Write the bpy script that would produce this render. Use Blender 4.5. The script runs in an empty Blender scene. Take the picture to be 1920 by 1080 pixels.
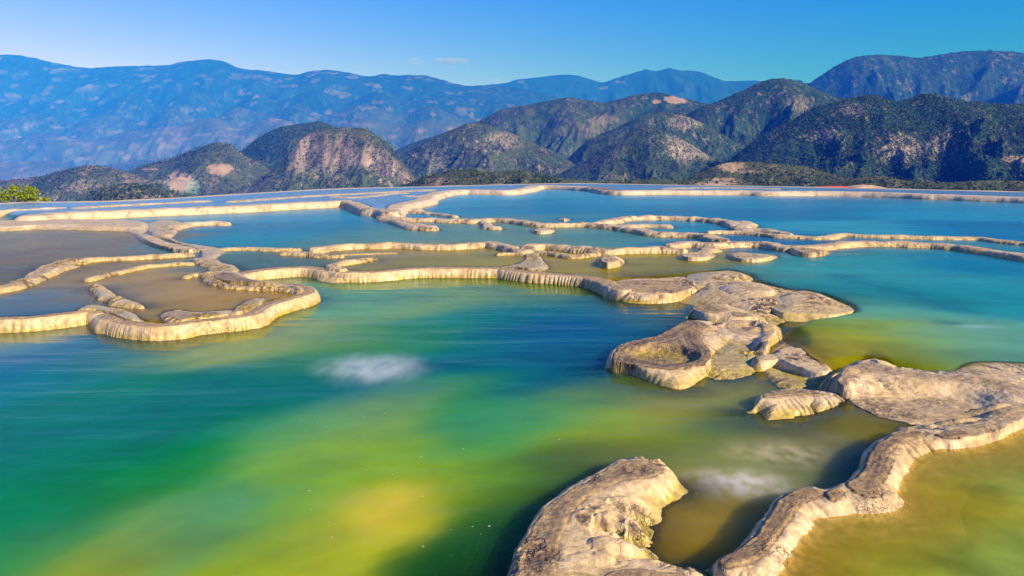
import bpy, math, random
import numpy as np

scene = bpy.context.scene
col = scene.collection

# ---------------------------------------------------------------- camera
CAM_Z, PITCH, FPX = 1.6, math.radians(9.9), 1371.0      # eye height, tilt below level, focal length in 1920-px units
cam_data = bpy.data.cameras.new("camera")
cam = bpy.data.objects.new("camera", cam_data)
col.objects.link(cam)
cam.location = (0, 0, CAM_Z)
cam.rotation_euler = (math.pi / 2 - PITCH, 0, 0)
cam_data.sensor_width = 36.0
cam_data.lens = 36.0 * FPX / 1920.0
cam_data.clip_start = 0.05
cam_data.clip_end = 90000.0
scene.camera = cam

# ---------------------------------------------------------------- sun, sky, exposure
SUN_EL, SUN_AZ = math.radians(28), math.radians(40)      # azimuth: from +X towards -Y (right, behind the camera)
sdir = (math.cos(SUN_EL) * math.cos(SUN_AZ), -math.cos(SUN_EL) * math.sin(SUN_AZ), math.sin(SUN_EL))
sun_data = bpy.data.lights.new("sun", 'SUN')
sun_data.energy = 4.5
sun_data.angle = math.radians(0.5)
sun_data.color = (1.0, 0.80, 0.74)
sun = bpy.data.objects.new("sun", sun_data)
col.objects.link(sun)
from mathutils import Vector
sun.rotation_euler = Vector(sdir).to_track_quat('Z', 'Y').to_euler()

world = bpy.data.worlds.new("World")
scene.world = world
world.use_nodes = True
wn, wl = world.node_tree.nodes, world.node_tree.links
wn.clear()
w_out = wn.new("ShaderNodeOutputWorld")
w_bg = wn.new("ShaderNodeBackground")
w_sky = wn.new("ShaderNodeTexSky")
w_sky.sky_type = 'NISHITA'
w_sky.sun_disc = False
w_sky.sun_elevation = SUN_EL
w_sky.sun_rotation = math.atan2(sdir[0], sdir[1])
w_sky.altitude = 1600
w_sky.air_density = 1.0
w_sky.dust_density = 0.0
w_sky.ozone_density = 2.5
w_hs = wn.new("ShaderNodeHueSaturation")
w_hs.inputs["Saturation"].default_value = 1.25
w_hs.inputs["Value"].default_value = 0.95
w_bg.inputs["Strength"].default_value = 0.15
wl.new(w_sky.outputs[0], w_hs.inputs["Color"])
w_mx = wn.new("ShaderNodeVectorMath"); w_mx.operation = 'MULTIPLY'
wl.new(w_hs.outputs[0], w_mx.inputs[0])
# the deep blue of a polarised sky: bluer with height, darkest at a right angle to the sun
w_tc = wn.new("ShaderNodeTexCoord"); w_sep = wn.new("ShaderNodeSeparateXYZ"); wl.new(w_tc.outputs["Generated"], w_sep.inputs[0])
w_rp = wn.new("ShaderNodeValToRGB"); wl.new(w_sep.outputs["Z"], w_rp.inputs[0])
w_rp.color_ramp.elements[0].position = 0.0; w_rp.color_ramp.elements[0].color = (1.35, 0.42, 0.97, 1)
w_rp.color_ramp.elements[1].position = 0.6; w_rp.color_ramp.elements[1].color = (0.34, 0.40, 0.97, 1)
for p_, c_ in ((0.10, (1.12, 0.41, 0.97, 1)), (0.24, (0.46, 0.39, 0.97, 1))):
    e_ = w_rp.color_ramp.elements.new(p_); e_.color = c_
w_dot = wn.new("ShaderNodeVectorMath"); w_dot.operation = 'DOT_PRODUCT'; w_dot.inputs[1].default_value = sdir
wl.new(w_tc.outputs["Generated"], w_dot.inputs[0])
w_sq = wn.new("ShaderNodeMath"); w_sq.operation = 'POWER'; w_ab = wn.new("ShaderNodeMath"); w_ab.operation = 'ABSOLUTE'
wl.new(w_dot.outputs["Value"], w_ab.inputs[0]); wl.new(w_ab.outputs[0], w_sq.inputs[0]); w_sq.inputs[1].default_value = 2.0
w_pol = wn.new("ShaderNodeVectorMath"); w_pol.operation = 'MULTIPLY_ADD'
w_cmb = wn.new("ShaderNodeCombineXYZ")
for i_ in range(3): wl.new(w_sq.outputs[0], w_cmb.inputs[i_])
wl.new(w_cmb.outputs[0], w_pol.inputs[0]); w_pol.inputs[1].default_value = (1.45, -0.20, -0.80); w_pol.inputs[2].default_value = (0.13, 0.95, 1.2)
w_m2 = wn.new("ShaderNodeVectorMath"); w_m2.operation = 'MULTIPLY'
wl.new(w_rp.outputs[0], w_m2.inputs[0]); wl.new(w_pol.outputs[0], w_m2.inputs[1])
wl.new(w_m2.outputs[0], w_mx.inputs[1])
wl.new(w_mx.outputs[0], w_bg.inputs["Color"])
wl.new(w_bg.outputs[0], w_out.inputs["Surface"])

scene.view_settings.view_transform = 'Standard'
scene.view_settings.look = 'None'
scene.view_settings.exposure = 0.9
scene.view_settings.gamma = 1.0
scene.view_settings.use_curve_mapping = False
scene.render.engine = 'CYCLES'
scene.cycles.use_denoising = True
scene.cycles.max_bounces = 6
scene.cycles.diffuse_bounces = 2
scene.cycles.glossy_bounces = 3
scene.cycles.transparent_max_bounces = 8
scene.cycles.volume_bounces = 0
scene.cycles.caustics_reflective = False
scene.cycles.caustics_refractive = False

# ================================================================ helpers
CP, SP = math.cos(PITCH), math.sin(PITCH)
def ray(px, py):
    a = (px - 960.0) / FPX
    b = -(py - 540.0) / FPX
    return a, CP + b * SP, b * CP - SP
def on_level(px, py, z):
    """point of the level z seen at photo position px, py"""
    x, y, w = ray(px, py)
    k = (z - CAM_Z) / w
    return x * k, y * k
def at_dist(px, py, D):
    x, y, w = ray(px, py)
    k = D / y
    return x * k, CAM_Z + w * k
def project(X, Y, Z):
    w = Z - CAM_Z
    d = Y * CP - w * SP
    u = Y * SP + w * CP
    return 960 + FPX * X / d, 540 - FPX * u / d

_r = np.random.RandomState(7)
PERM = np.concatenate([_r.permutation(1024)] * 2)
GA = _r.rand(1024) * 2 * np.pi
GX, GY = np.cos(GA), np.sin(GA)
def perlin(x, y):
    x = np.asarray(x, float); y = np.asarray(y, float)
    xi = np.floor(x).astype(np.int64); yi = np.floor(y).astype(np.int64)
    xf = x - xi; yf = y - yi
    u = xf * xf * xf * (xf * (xf * 6 - 15) + 10); v = yf * yf * yf * (yf * (yf * 6 - 15) + 10)
    def g(ix, iy, dx, dy):
        h = PERM[PERM[ix & 1023] + (iy & 1023)]
        return GX[h] * dx + GY[h] * dy
    n00 = g(xi, yi, xf, yf); n10 = g(xi + 1, yi, xf - 1, yf)
    n01 = g(xi, yi + 1, xf, yf - 1); n11 = g(xi + 1, yi + 1, xf - 1, yf - 1)
    a = n00 + u * (n10 - n00); b = n01 + u * (n11 - n01)
    return (a + v * (b - a)) * 1.5
def fbm(x, y, o=4, gain=0.5):
    s = 0; a = 1; t = 0
    for i in range(o):
        s = s + a * perlin(x * 2 ** i + 17.3 * i, y * 2 ** i - 9.1 * i); t += a; a *= gain
    return s / t
def ridged(x, y, o=4, gain=0.5):
    s = 0; a = 1; t = 0
    for i in range(o):
        n = 1 - np.abs(perlin(x * 2 ** i + 31.7 * i, y * 2 ** i + 5.3 * i)) * 1.6
        s = s + a * n; t += a; a *= gain
    return s / t
def worley(x, y):
    """distance to the nearest of the jittered points, and that point's random value"""
    xi = np.floor(x).astype(np.int64); yi = np.floor(y).astype(np.int64)
    best = np.full(np.shape(x), 9.0); val = np.zeros(np.shape(x))
    for ox in (-1, 0, 1):
        for oy in (-1, 0, 1):
            h = PERM[PERM[(xi + ox) & 1023] + ((yi + oy) & 1023)]
            h2 = PERM[h + 1]
            d = np.hypot(xi + ox + (h / 1024.0) - x, yi + oy + (h2 / 1024.0) - y)
            m = d < best
            best = np.where(m, d, best); val = np.where(m, h / 1024.0, val)
    return best, val
def sstep(a, b, x):
    t = np.clip((x - a) / (b - a), 0, 1)
    return t * t * (3 - 2 * t)
def mix3(a, b, t):
    return a + (np.asarray(b) - a) * t[..., None]
def lin(c):
    c = np.asarray(c, float) / 255.0
    return np.where(c <= 0.04045, c / 12.92, ((c + 0.055) / 1.055) ** 2.4)

def smooth_line(P, n=5, closed=False):
    P = np.asarray(P, float); N = len(P); out = []
    rng = range(N) if closed else range(N - 1)
    for i in rng:
        if closed:
            p0, p1, p2, p3 = P[(i - 1) % N], P[i], P[(i + 1) % N], P[(i + 2) % N]
        else:
            p0, p1, p2, p3 = P[max(i - 1, 0)], P[i], P[i + 1], P[min(i + 2, N - 1)]
        for k in range(n):
            t = k / n
            out.append(0.5 * (2 * p1 + (p2 - p0) * t + (2 * p0 - 5 * p1 + 4 * p2 - p3) * t * t + (3 * p1 - p0 - 3 * p2 + p3) * t ** 3))
    if not closed: out.append(P[-1])
    return np.array(out)

def line_dist(X, Y, P, closed=False):
    """distance, arc length of the nearest point, value of column 2 there"""
    Q = np.vstack([P, P[:1]]) if closed else P
    best = np.full(X.shape, 1e9); S = np.zeros(X.shape); R = np.zeros(X.shape); acc = 0.0
    for a, b in zip(Q[:-1], Q[1:]):
        dx, dy = b[0] - a[0], b[1] - a[1]
        L2 = dx * dx + dy * dy + 1e-12; L = math.sqrt(L2)
        t = np.clip(((X - a[0]) * dx + (Y - a[1]) * dy) / L2, 0, 1)
        d = (X - a[0] - t * dx) ** 2 + (Y - a[1] - t * dy) ** 2
        m = d < best
        best[m] = d[m]; S[m] = acc + t[m] * L
        if P.shape[1] > 2: R[m] = a[2] + t[m] * (b[2] - a[2])
        acc += L
    return np.sqrt(best), S, R
def inside(X, Y, P):
    c = np.zeros(X.shape, bool); n = len(P); j = n - 1
    for i in range(n):
        xi, yi, xj, yj = P[i][0], P[i][1], P[j][0], P[j][1]
        if yi != yj:
            m = ((yi > Y) != (yj > Y)) & (X < (xj - xi) * (Y - yi) / (yj - yi) + xi)
            c ^= m
        j = i
    return c
def sdf(X, Y, P):
    d, s, _ = line_dist(X, Y, P[:, :2], True)
    return np.where(inside(X, Y, P), d, -d), s

def make_mesh(name, V, Fc, attrs=None, mat=None, smooth=True):
    me = bpy.data.meshes.new(name)
    V = np.asarray(V, np.float32); Fc = np.asarray(Fc, np.int32)
    k = Fc.shape[1]
    me.vertices.add(len(V)); me.vertices.foreach_set("co", V.ravel())
    me.loops.add(Fc.size); me.loops.foreach_set("vertex_index", Fc.ravel())
    me.polygons.add(len(Fc))
    me.polygons.foreach_set("loop_start", np.arange(0, Fc.size, k, dtype=np.int32))
    if smooth: me.polygons.foreach_set("use_smooth", np.ones(len(Fc), bool))
    me.update(calc_edges=True)
    for an, av in (attrs or {}).items():
        av = np.asarray(av, np.float32)
        if av.ndim == 1:
            at = me.attributes.new(an, 'FLOAT', 'POINT'); at.data.foreach_set("value", av)
        else:
            at = me.attributes.new(an, 'FLOAT_COLOR', 'POINT')
            at.data.foreach_set("color", np.hstack([av, np.ones((len(av), 1), np.float32)]).ravel())
    if mat: me.materials.append(mat)
    ob = bpy.data.objects.new(name, me)
    col.objects.link(ob)
    return ob
def tag(o, label, cat, group=None):
    o["label"] = label; o["category"] = cat
    if group: o["group"] = group
    return o
def structure(o): o["kind"] = "structure"; return o
def stuff(o): o["kind"] = "stuff"; return o
def grid_faces(nu, nv):
    i = np.arange(nu * nv).reshape(nu, nv)
    return np.stack([i[:-1, :-1], i[1:, :-1], i[1:, 1:], i[:-1, 1:]], -1).reshape(-1, 4)
def compact(V, Fc, attrs):
    used = np.zeros(len(V), bool); used[Fc.ravel()] = True
    idx = np.cumsum(used) - 1
    return V[used], idx[Fc], {k: v[used] for k, v in attrs.items()}

# ================================================================ materials
def new_mat(name):
    m = bpy.data.materials.new(name); m.use_nodes = True
    m.node_tree.nodes.clear()
    return m, m.node_tree.nodes, m.node_tree.links

def noise_node(n, l, scale, detail=4, vec=None, rough=0.55):
    t = n.new("ShaderNodeTexNoise")
    t.inputs["Scale"].default_value = scale; t.inputs["Detail"].default_value = detail; t.inputs["Roughness"].default_value = rough
    if vec is not None: l.new(vec, t.inputs["Vector"])
    return t

def rock_material():
    m, n, l = new_mat("travertine")
    out = n.new("ShaderNodeOutputMaterial"); b = n.new("ShaderNodeBsdfPrincipled")
    a = n.new("ShaderNodeAttribute"); a.attribute_name = "tint"
    w = n.new("ShaderNodeAttribute"); w.attribute_name = "wet"
    tc = n.new("ShaderNodeTexCoord")
    n1 = noise_node(n, l, 22, 6, tc.outputs["Object"]); n2 = noise_node(n, l, 120, 4, tc.outputs["Object"])
    r = n.new("ShaderNodeMapRange"); r.inputs[1].default_value = 0.3; r.inputs[2].default_value = 0.7; r.inputs[3].default_value = 0.62; r.inputs[4].default_value = 1.22
    l.new(n1.outputs["Fac"], r.inputs[0])
    r2 = n.new("ShaderNodeMapRange"); r2.inputs[1].default_value = 0.3; r2.inputs[2].default_value = 0.7; r2.inputs[3].default_value = 0.85; r2.inputs[4].default_value = 1.12
    l.new(n2.outputs["Fac"], r2.inputs[0])
    mu = n.new("ShaderNodeMath"); mu.operation = 'MULTIPLY'; l.new(r.outputs[0], mu.inputs[0]); l.new(r2.outputs[0], mu.inputs[1])
    vm = n.new("ShaderNodeVectorMath"); vm.operation = 'SCALE'
    cru = n.new("ShaderNodeAttribute"); cru.attribute_name = "crust"
    wn_ = noise_node(n, l, 9, 3, tc.outputs["Object"])
    wv = n.new("ShaderNodeVectorMath"); wv.operation = 'MULTIPLY_ADD'; l.new(wn_.outputs["Color"], wv.inputs[0]); wv.inputs[1].default_value = (0.16, 0.16, 0.16); l.new(tc.outputs["Object"], wv.inputs[2])
    iso = noise_node(n, l, 6.5, 4, tc.outputs["Object"], 0.6)
    im = n.new("ShaderNodeMath"); im.operation = 'MULTIPLY'; l.new(iso.outputs["Fac"], im.inputs[0]); im.inputs[1].default_value = 7.0
    vo = n.new("ShaderNodeMath"); vo.operation = 'PINGPONG'; l.new(im.outputs[0], vo.inputs[0]); vo.inputs[1].default_value = 0.5
    vs = n.new("ShaderNodeTexVoronoi"); vs.feature = 'SMOOTH_F1'; vs.inputs["Scale"].default_value = 44; vs.inputs["Smoothness"].default_value = 0.4; l.new(wv.outputs[0], vs.inputs["Vector"])
    ck = n.new("ShaderNodeMapRange"); ck.interpolation_type = 'SMOOTHSTEP'; ck.inputs[1].default_value = 0.0; ck.inputs[2].default_value = 0.11; ck.inputs[3].default_value = 1.0; ck.inputs[4].default_value = 0.0
    l.new(vo.outputs[0], ck.inputs[0])
    cm = n.new("ShaderNodeMath"); cm.operation = 'MULTIPLY'; l.new(ck.outputs[0], cm.inputs[0]); l.new(cru.outputs["Fac"], cm.inputs[1])
    cm2 = n.new("ShaderNodeMath"); cm2.operation = 'MULTIPLY'; l.new(cm.outputs[0], cm2.inputs[0]); l.new(n1.outputs["Fac"], cm2.inputs[1])
    mixc = n.new("ShaderNodeMix"); mixc.data_type = 'RGBA'
    l.new(a.outputs["Color"], mixc.inputs[6]); mixc.inputs[7].default_value = (0.07, 0.045, 0.028, 1)
    cl_ = n.new("ShaderNodeMath"); cl_.operation = 'MULTIPLY'; cl_.use_clamp = True; l.new(cm2.outputs[0], cl_.inputs[0]); cl_.inputs[1].default_value = 2.6
    l.new(cl_.outputs[0], mixc.inputs[0])
    l.new(mixc.outputs[2], vm.inputs[0]); l.new(mu.outputs[0], vm.inputs["Scale"])
    l.new(vm.outputs[0], b.inputs["Base Color"])
    kh = n.new("ShaderNodeMath"); kh.operation = 'MULTIPLY_ADD'; l.new(cm.outputs[0], kh.inputs[0]); kh.inputs[1].default_value = -0.9
    kv = n.new("ShaderNodeMath"); kv.operation = 'MULTIPLY'; l.new(vs.outputs["Distance"], kv.inputs[0]); l.new(cru.outputs["Fac"], kv.inputs[1])
    kv2 = n.new("ShaderNodeMath"); kv2.operation = 'MULTIPLY'; l.new(kv.outputs[0], kv2.inputs[0]); kv2.inputs[1].default_value = -1.2
    l.new(kv2.outputs[0], kh.inputs[2])
    bp0 = n.new("ShaderNodeBump"); bp0.inputs["Strength"].default_value = 0.9; bp0.inputs["Distance"].default_value = 0.010; l.new(kh.outputs[0], bp0.inputs["Height"])
    bp = n.new("ShaderNodeBump"); bp.inputs["Strength"].default_value = 0.55; bp.inputs["Distance"].default_value = 0.012
    l.new(n1.outputs["Fac"], bp.inputs["Height"]); l.new(bp0.outputs[0], bp.inputs["Normal"])
    bp2 = n.new("ShaderNodeBump"); bp2.inputs["Strength"].default_value = 0.4; bp2.inputs["Distance"].default_value = 0.003
    l.new(n2.outputs["Fac"], bp2.inputs["Height"]); l.new(bp.outputs[0], bp2.inputs["Normal"])
    l.new(bp2.outputs[0], b.inputs["Normal"])
    rr = n.new("ShaderNodeMapRange"); rr.inputs[3].default_value = 0.75; rr.inputs[4].default_value = 0.26
    l.new(w.outputs["Fac"], rr.inputs[0]); l.new(rr.outputs[0], b.inputs["Roughness"])
    b.inputs["IOR"].default_value = 1.38
    l.new(b.outputs[0], out.inputs["Surface"])
    return m

def water_material(ior=1.3, rough=0.24):
    m, n, l = new_mat("milky_water")
    out = n.new("ShaderNodeOutputMaterial")
    a = n.new("ShaderNodeAttribute"); a.attribute_name = "tint"
    mk = n.new("ShaderNodeAttribute"); mk.attribute_name = "murk"
    rp = n.new("ShaderNodeAttribute"); rp.attribute_name = "ripple"
    tc = n.new("ShaderNodeTexCoord")
    mp = n.new("ShaderNodeMapping"); mp.inputs["Rotation"].default_value = (0, 0, math.radians(-24)); mp.inputs["Scale"].default_value = (0.35, 1.5, 1)
    l.new(tc.outputs["Object"], mp.inputs["Vector"])
    n1 = noise_node(n, l, 1.6, 3, mp.outputs[0], 0.5)
    mp2 = n.new("ShaderNodeMapping"); mp2.inputs["Rotation"].default_value = (0, 0, math.radians(-18)); mp2.inputs["Scale"].default_value = (0.6, 2.2, 1)
    l.new(tc.outputs["Object"], mp2.inputs["Vector"])
    n2 = noise_node(n, l, 7, 3, mp2.outputs[0], 0.5)
    bp = n.new("ShaderNodeBump"); bp.inputs["Strength"].default_value = 0.3; bp.inputs["Distance"].default_value = 0.07
    l.new(n1.outputs["Fac"], bp.inputs["Height"])
    bp2 = n.new("ShaderNodeBump"); bp2.inputs["Distance"].default_value = 0.004
    l.new(rp.outputs["Fac"], bp2.inputs["Strength"])
    l.new(n2.outputs["Fac"], bp2.inputs["Height"]); l.new(bp.outputs[0], bp2.inputs["Normal"])
    d = n.new("ShaderNodeSubsurfaceScattering"); d.falloff = 'BURLEY'; l.new(a.outputs["Color"], d.inputs["Color"])
    d.inputs["Scale"].default_value = 0.28; d.inputs["Radius"].default_value = (1.0, 1.0, 1.0)
    t = n.new("ShaderNodeBsdfTransparent"); t.inputs["Color"].default_value = (0.92, 0.86, 0.62, 1)
    mx = n.new("ShaderNodeMixShader"); l.new(mk.outputs["Fac"], mx.inputs["Fac"]); l.new(t.outputs[0], mx.inputs[1]); l.new(d.outputs[0], mx.inputs[2])
    g = n.new("ShaderNodeBsdfGlossy"); g.inputs["Roughness"].default_value = rough
    l.new(bp2.outputs[0], g.inputs["Normal"])
    f = n.new("ShaderNodeFresnel"); f.inputs["IOR"].default_value = ior; l.new(bp2.outputs[0], f.inputs["Normal"])
    mx2 = n.new("ShaderNodeMixShader"); l.new(f.outputs[0], mx2.inputs["Fac"]); l.new(mx.outputs[0], mx2.inputs[1]); l.new(g.outputs[0], mx2.inputs[2])
    l.new(mx2.outputs[0], out.inputs["Surface"])
    return m

def tint_material(name, rough=0.9, nscale=0.05, lo=0.75, hi=1.2, bump=0.0, bdist=1.0):
    m, n, l = new_mat(name)
    out = n.new("ShaderNodeOutputMaterial"); b = n.new("ShaderNodeBsdfPrincipled")
    a = n.new("ShaderNodeAttribute"); a.attribute_name = "tint"
    tc = n.new("ShaderNodeTexCoord")
    n1 = noise_node(n, l, nscale, 5, tc.outputs["Object"], 0.65)
    r = n.new("ShaderNodeMapRange"); r.inputs[1].default_value = 0.3; r.inputs[2].default_value = 0.7; r.inputs[3].default_value = lo; r.inputs[4].default_value = hi
    l.new(n1.outputs["Fac"], r.inputs[0])
    vm = n.new("ShaderNodeVectorMath"); vm.operation = 'SCALE'
    l.new(a.outputs["Color"], vm.inputs[0]); l.new(r.outputs[0], vm.inputs["Scale"]); l.new(vm.outputs[0], b.inputs["Base Color"])
    if bump:
        bp = n.new("ShaderNodeBump"); bp.inputs["Strength"].default_value = bump; bp.inputs["Distance"].default_value = bdist
        l.new(n1.outputs["Fac"], bp.inputs["Height"]); l.new(bp.outputs[0], b.inputs["Normal"])
    b.inputs["Roughness"].default_value = rough; b.inputs["Specular IOR Level"].default_value = 0.15
    l.new(b.outputs[0], out.inputs["Surface"])
    return m
def flat_material(name, c, rough=0.8, nscale=4.0):
    m, n, l = new_mat(name)
    out = n.new("ShaderNodeOutputMaterial"); b = n.new("ShaderNodeBsdfPrincipled")
    tc = n.new("ShaderNodeTexCoord"); n1 = noise_node(n, l, nscale, 5, tc.outputs["Object"], 0.6)
    cr = n.new("ShaderNodeValToRGB")
    cr.color_ramp.elements[0].position = 0.3; cr.color_ramp.elements[1].position = 0.7
    cr.color_ramp.elements[0].color = (*[x * 0.65 for x in c], 1); cr.color_ramp.elements[1].color = (*[min(1, x * 1.25) for x in c], 1)
    l.new(n1.outputs["Fac"], cr.inputs[0]); l.new(cr.outputs[0], b.inputs["Base Color"])
    b.inputs["Roughness"].default_value = rough
    l.new(b.outputs[0], out.inputs["Surface"])
    return m

ROCK = rock_material()
WATER = water_material(1.20, 0.09); WATER_MILKY = water_material(1.06, 0.2); WATER_FILM = water_material(1.3, 0.2)
HILL = tint_material("hillside", nscale=0.03, lo=0.62, hi=1.3, bump=0.6, bdist=6.0)
FAR = tint_material("far_hillside", nscale=0.008, lo=0.75, hi=1.2, bump=0.4, bdist=14.0)
SCRUB = tint_material("scrub_leaves", nscale=0.3, lo=0.6, hi=1.35)

# ================================================================ levels of the terraced pools
Z0, Z1, Z2 = 0.0, 0.11, 0.28
T1 = [(-900, 640), (-300, 612), (0, 599), (67, 596), (133, 589), (180, 585), (203, 597), (227, 603), (245, 606), (287, 611), (333, 609), (367, 602), (417, 597), (467, 591),
      (493, 577), (520, 566), (556, 556), (573, 549), (576, 542), (566, 537), (545, 533.5), (500, 530.5), (455, 525), (445, 517), (483, 508), (530, 504), (580, 502), (630, 508), (655, 511),
      (705, 510), (780, 504), (880, 503), (942, 505), (987, 511), (1050, 515), (1100, 520), (1130, 526), (1170, 524), (1220, 523), (1270, 517), (1320, 511), (1370, 508), (1400, 513), (1405, 524),
      (1440, 536), (1475, 546), (1530, 550), (1575, 566), (1590, 580), (1545, 588), (1490, 594), (1462, 606), (1472, 622), (1462, 645), (1470, 662), (1500, 680), (1545, 694), (1590, 690), (1640, 683),
      (1690, 694), (1740, 702), (1795, 702), (1850, 700), (1920, 706), (2020, 716), (2500, 740), (6000, 740), (9000, 700), (9000, 345), (960, 330), (-4000, 360)]
def lv(pts, z): return np.array([on_level(p[0], p[1], z) for p in pts])
T1W = lv(T1, Z1)
# everything beyond the sight line over the far rim is simply far away
T1W[-5:] = [(60, 5.0), (80, 20), (80, 80), (-10, 90), (-90, 60)]
B1 = [(-500, 394), (0, 395), (67, 402), (117, 398), (200, 395), (283, 392), (367, 389), (467, 385), (560, 380), (642, 376), (668, 381), (690, 388.5), (717, 391), (728, 394), (745, 385), (757, 381.5), (775, 377.5), (795, 373), (803, 366), (830, 359), (867, 356), (955, 357), (995, 352), (1012, 347.5),
      (1062, 348.5), (1105, 351), (1137, 356), (1175, 357), (1250, 357), (1375, 357), (1436, 358), (1549, 358.5), (1661, 361), (1774, 365), (1920, 370), (2400, 385)]
EDGE = [(-600, 385), (-200, 384), (0, 382), (45, 379.5), (130, 379), (220, 377), (340, 371), (480, 362.5), (640, 354), (800, 350), (960, 346), (1080, 344), (1200, 346), (1400, 349), (1560, 352), (1700, 355), (1920, 360), (2400, 371)]
B1W = lv(B1, Z2)
EDGEW = lv(EDGE, Z2)
T2W = np.vstack([B1W, EDGEW[::-1] + np.array([0, 3.0])])
BOWLW = lv([(1570, 742), (1620, 736), (1690, 748), (1740, 735), (1800, 742), (1842, 764), (1812, 790), (1740, 803), (1690, 800), (1640, 792), (1580, 775)], 0.06)

Z3 = 0.065
T3W = lv([(1440, 1300), (1385, 1090), (1405, 1058), (1440, 1030), (1480, 978), (1525, 934), (1580, 926), (1640, 918), (1665, 880), (1682, 843), (1730, 820), (1800, 812), (1860, 800), (1910, 775), (1960, 755), (2100, 760), (3200, 800), (3600, 2200), (1600, 2200)], 0.09)
def level(X, Y):
    s1, _ = sdf(X, Y, T1W)
    s2, _ = sdf(X, Y, T2W)
    sb, _ = sdf(X, Y, BOWLW)
    w1 = np.interp(np.hypot(X, Y), [3, 6.5, 8, 12], [0.16, 0.12, 0.06, 0.05])
    z = Z1 * sstep(0.01, 0.01 + 2 * w1, s1) + (Z2 - Z1) * sstep(-0.2, 0.2, s2)
    z = np.maximum(z, 0.055 * sstep(-0.25, 0.12, sb))
    s3, _ = sdf(X, Y, T3W)
    z = np.maximum(z, Z3 * sstep(-0.03, 0.03, s3))
    return z, s1, s2, s3

# ================================================================ travertine bodies
FEATS = []
def rim(label, pts, r, zc=None, zl=Z1, cat="ridge", name="travertine_dam", group=None, crust=0.3, top=0.45, flute=1.0, lift=0.05, dark=0.0, skirt=0.5, offs=0.0):
    thin = 0.84 if zc is None else 1.0
    zc = zl + lift * 1.05 if zc is None else zc
    P = np.array([on_level(p[0], p[1], zc) for p in pts])
    R = thin * np.array([(p[2] if len(p) > 2 else r) for p in pts])[:, None]
    L = smooth_line(np.hstack([P, R]), 4)
    if offs: L[:, 1] += offs
    FEATS.append(dict(kind="rim", label=label, L=L, r=float(R.max()), zc=zc, zl=zl, cat=cat, name=name, group=group, crust=crust, top=top, flute=flute, dark=dark, skirt=skirt, bumps=[], seed=len(FEATS)))
    return FEATS[-1]
def body(label, toe, tops, zl=Z0, cat="islet", name="travertine_islet", group=None, crust=0.4, flute=0.7, dark=0.5, bumps=(), skirt=0.09, prof=0.8, lobes=0.0, hollows=()):
    """toe: waterline outline in the photo; tops: (outline, height) plateaus; bumps / hollows: (px, py, r_across, r_deep, dz)"""
    T = smooth_line(np.array([(*on_level(q[0], q[1], q[2] if len(q) > 2 else zl), q[2] if len(q) > 2 else zl) for q in toe]), 4, True)
    tp = [(smooth_line(lv(o, z), 4, True), z) for o, z in tops]
    bw = [(*on_level(b[0], b[1], zl + 0.06), b[2], b[3], b[4]) for b in bumps]
    FEATS.append(dict(kind="body", label=label, T=T, tops=tp, zl=zl, cat=cat, name=name, group=group, crust=crust, flute=flute, dark=dark, bumps=bw, skirt=skirt, prof=prof, lobes=lobes, seed=len(FEATS)))
    return FEATS[-1]

def feat_bbox(F, m):
    if F["kind"] == "rim":
        L = F["L"]; k = F["r"] + m
    else:
        L = F["T"]; k = m
    return L[:, 0].min() - k, L[:, 0].max() + k, L[:, 1].min() - k, L[:, 1].max() + k

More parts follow.
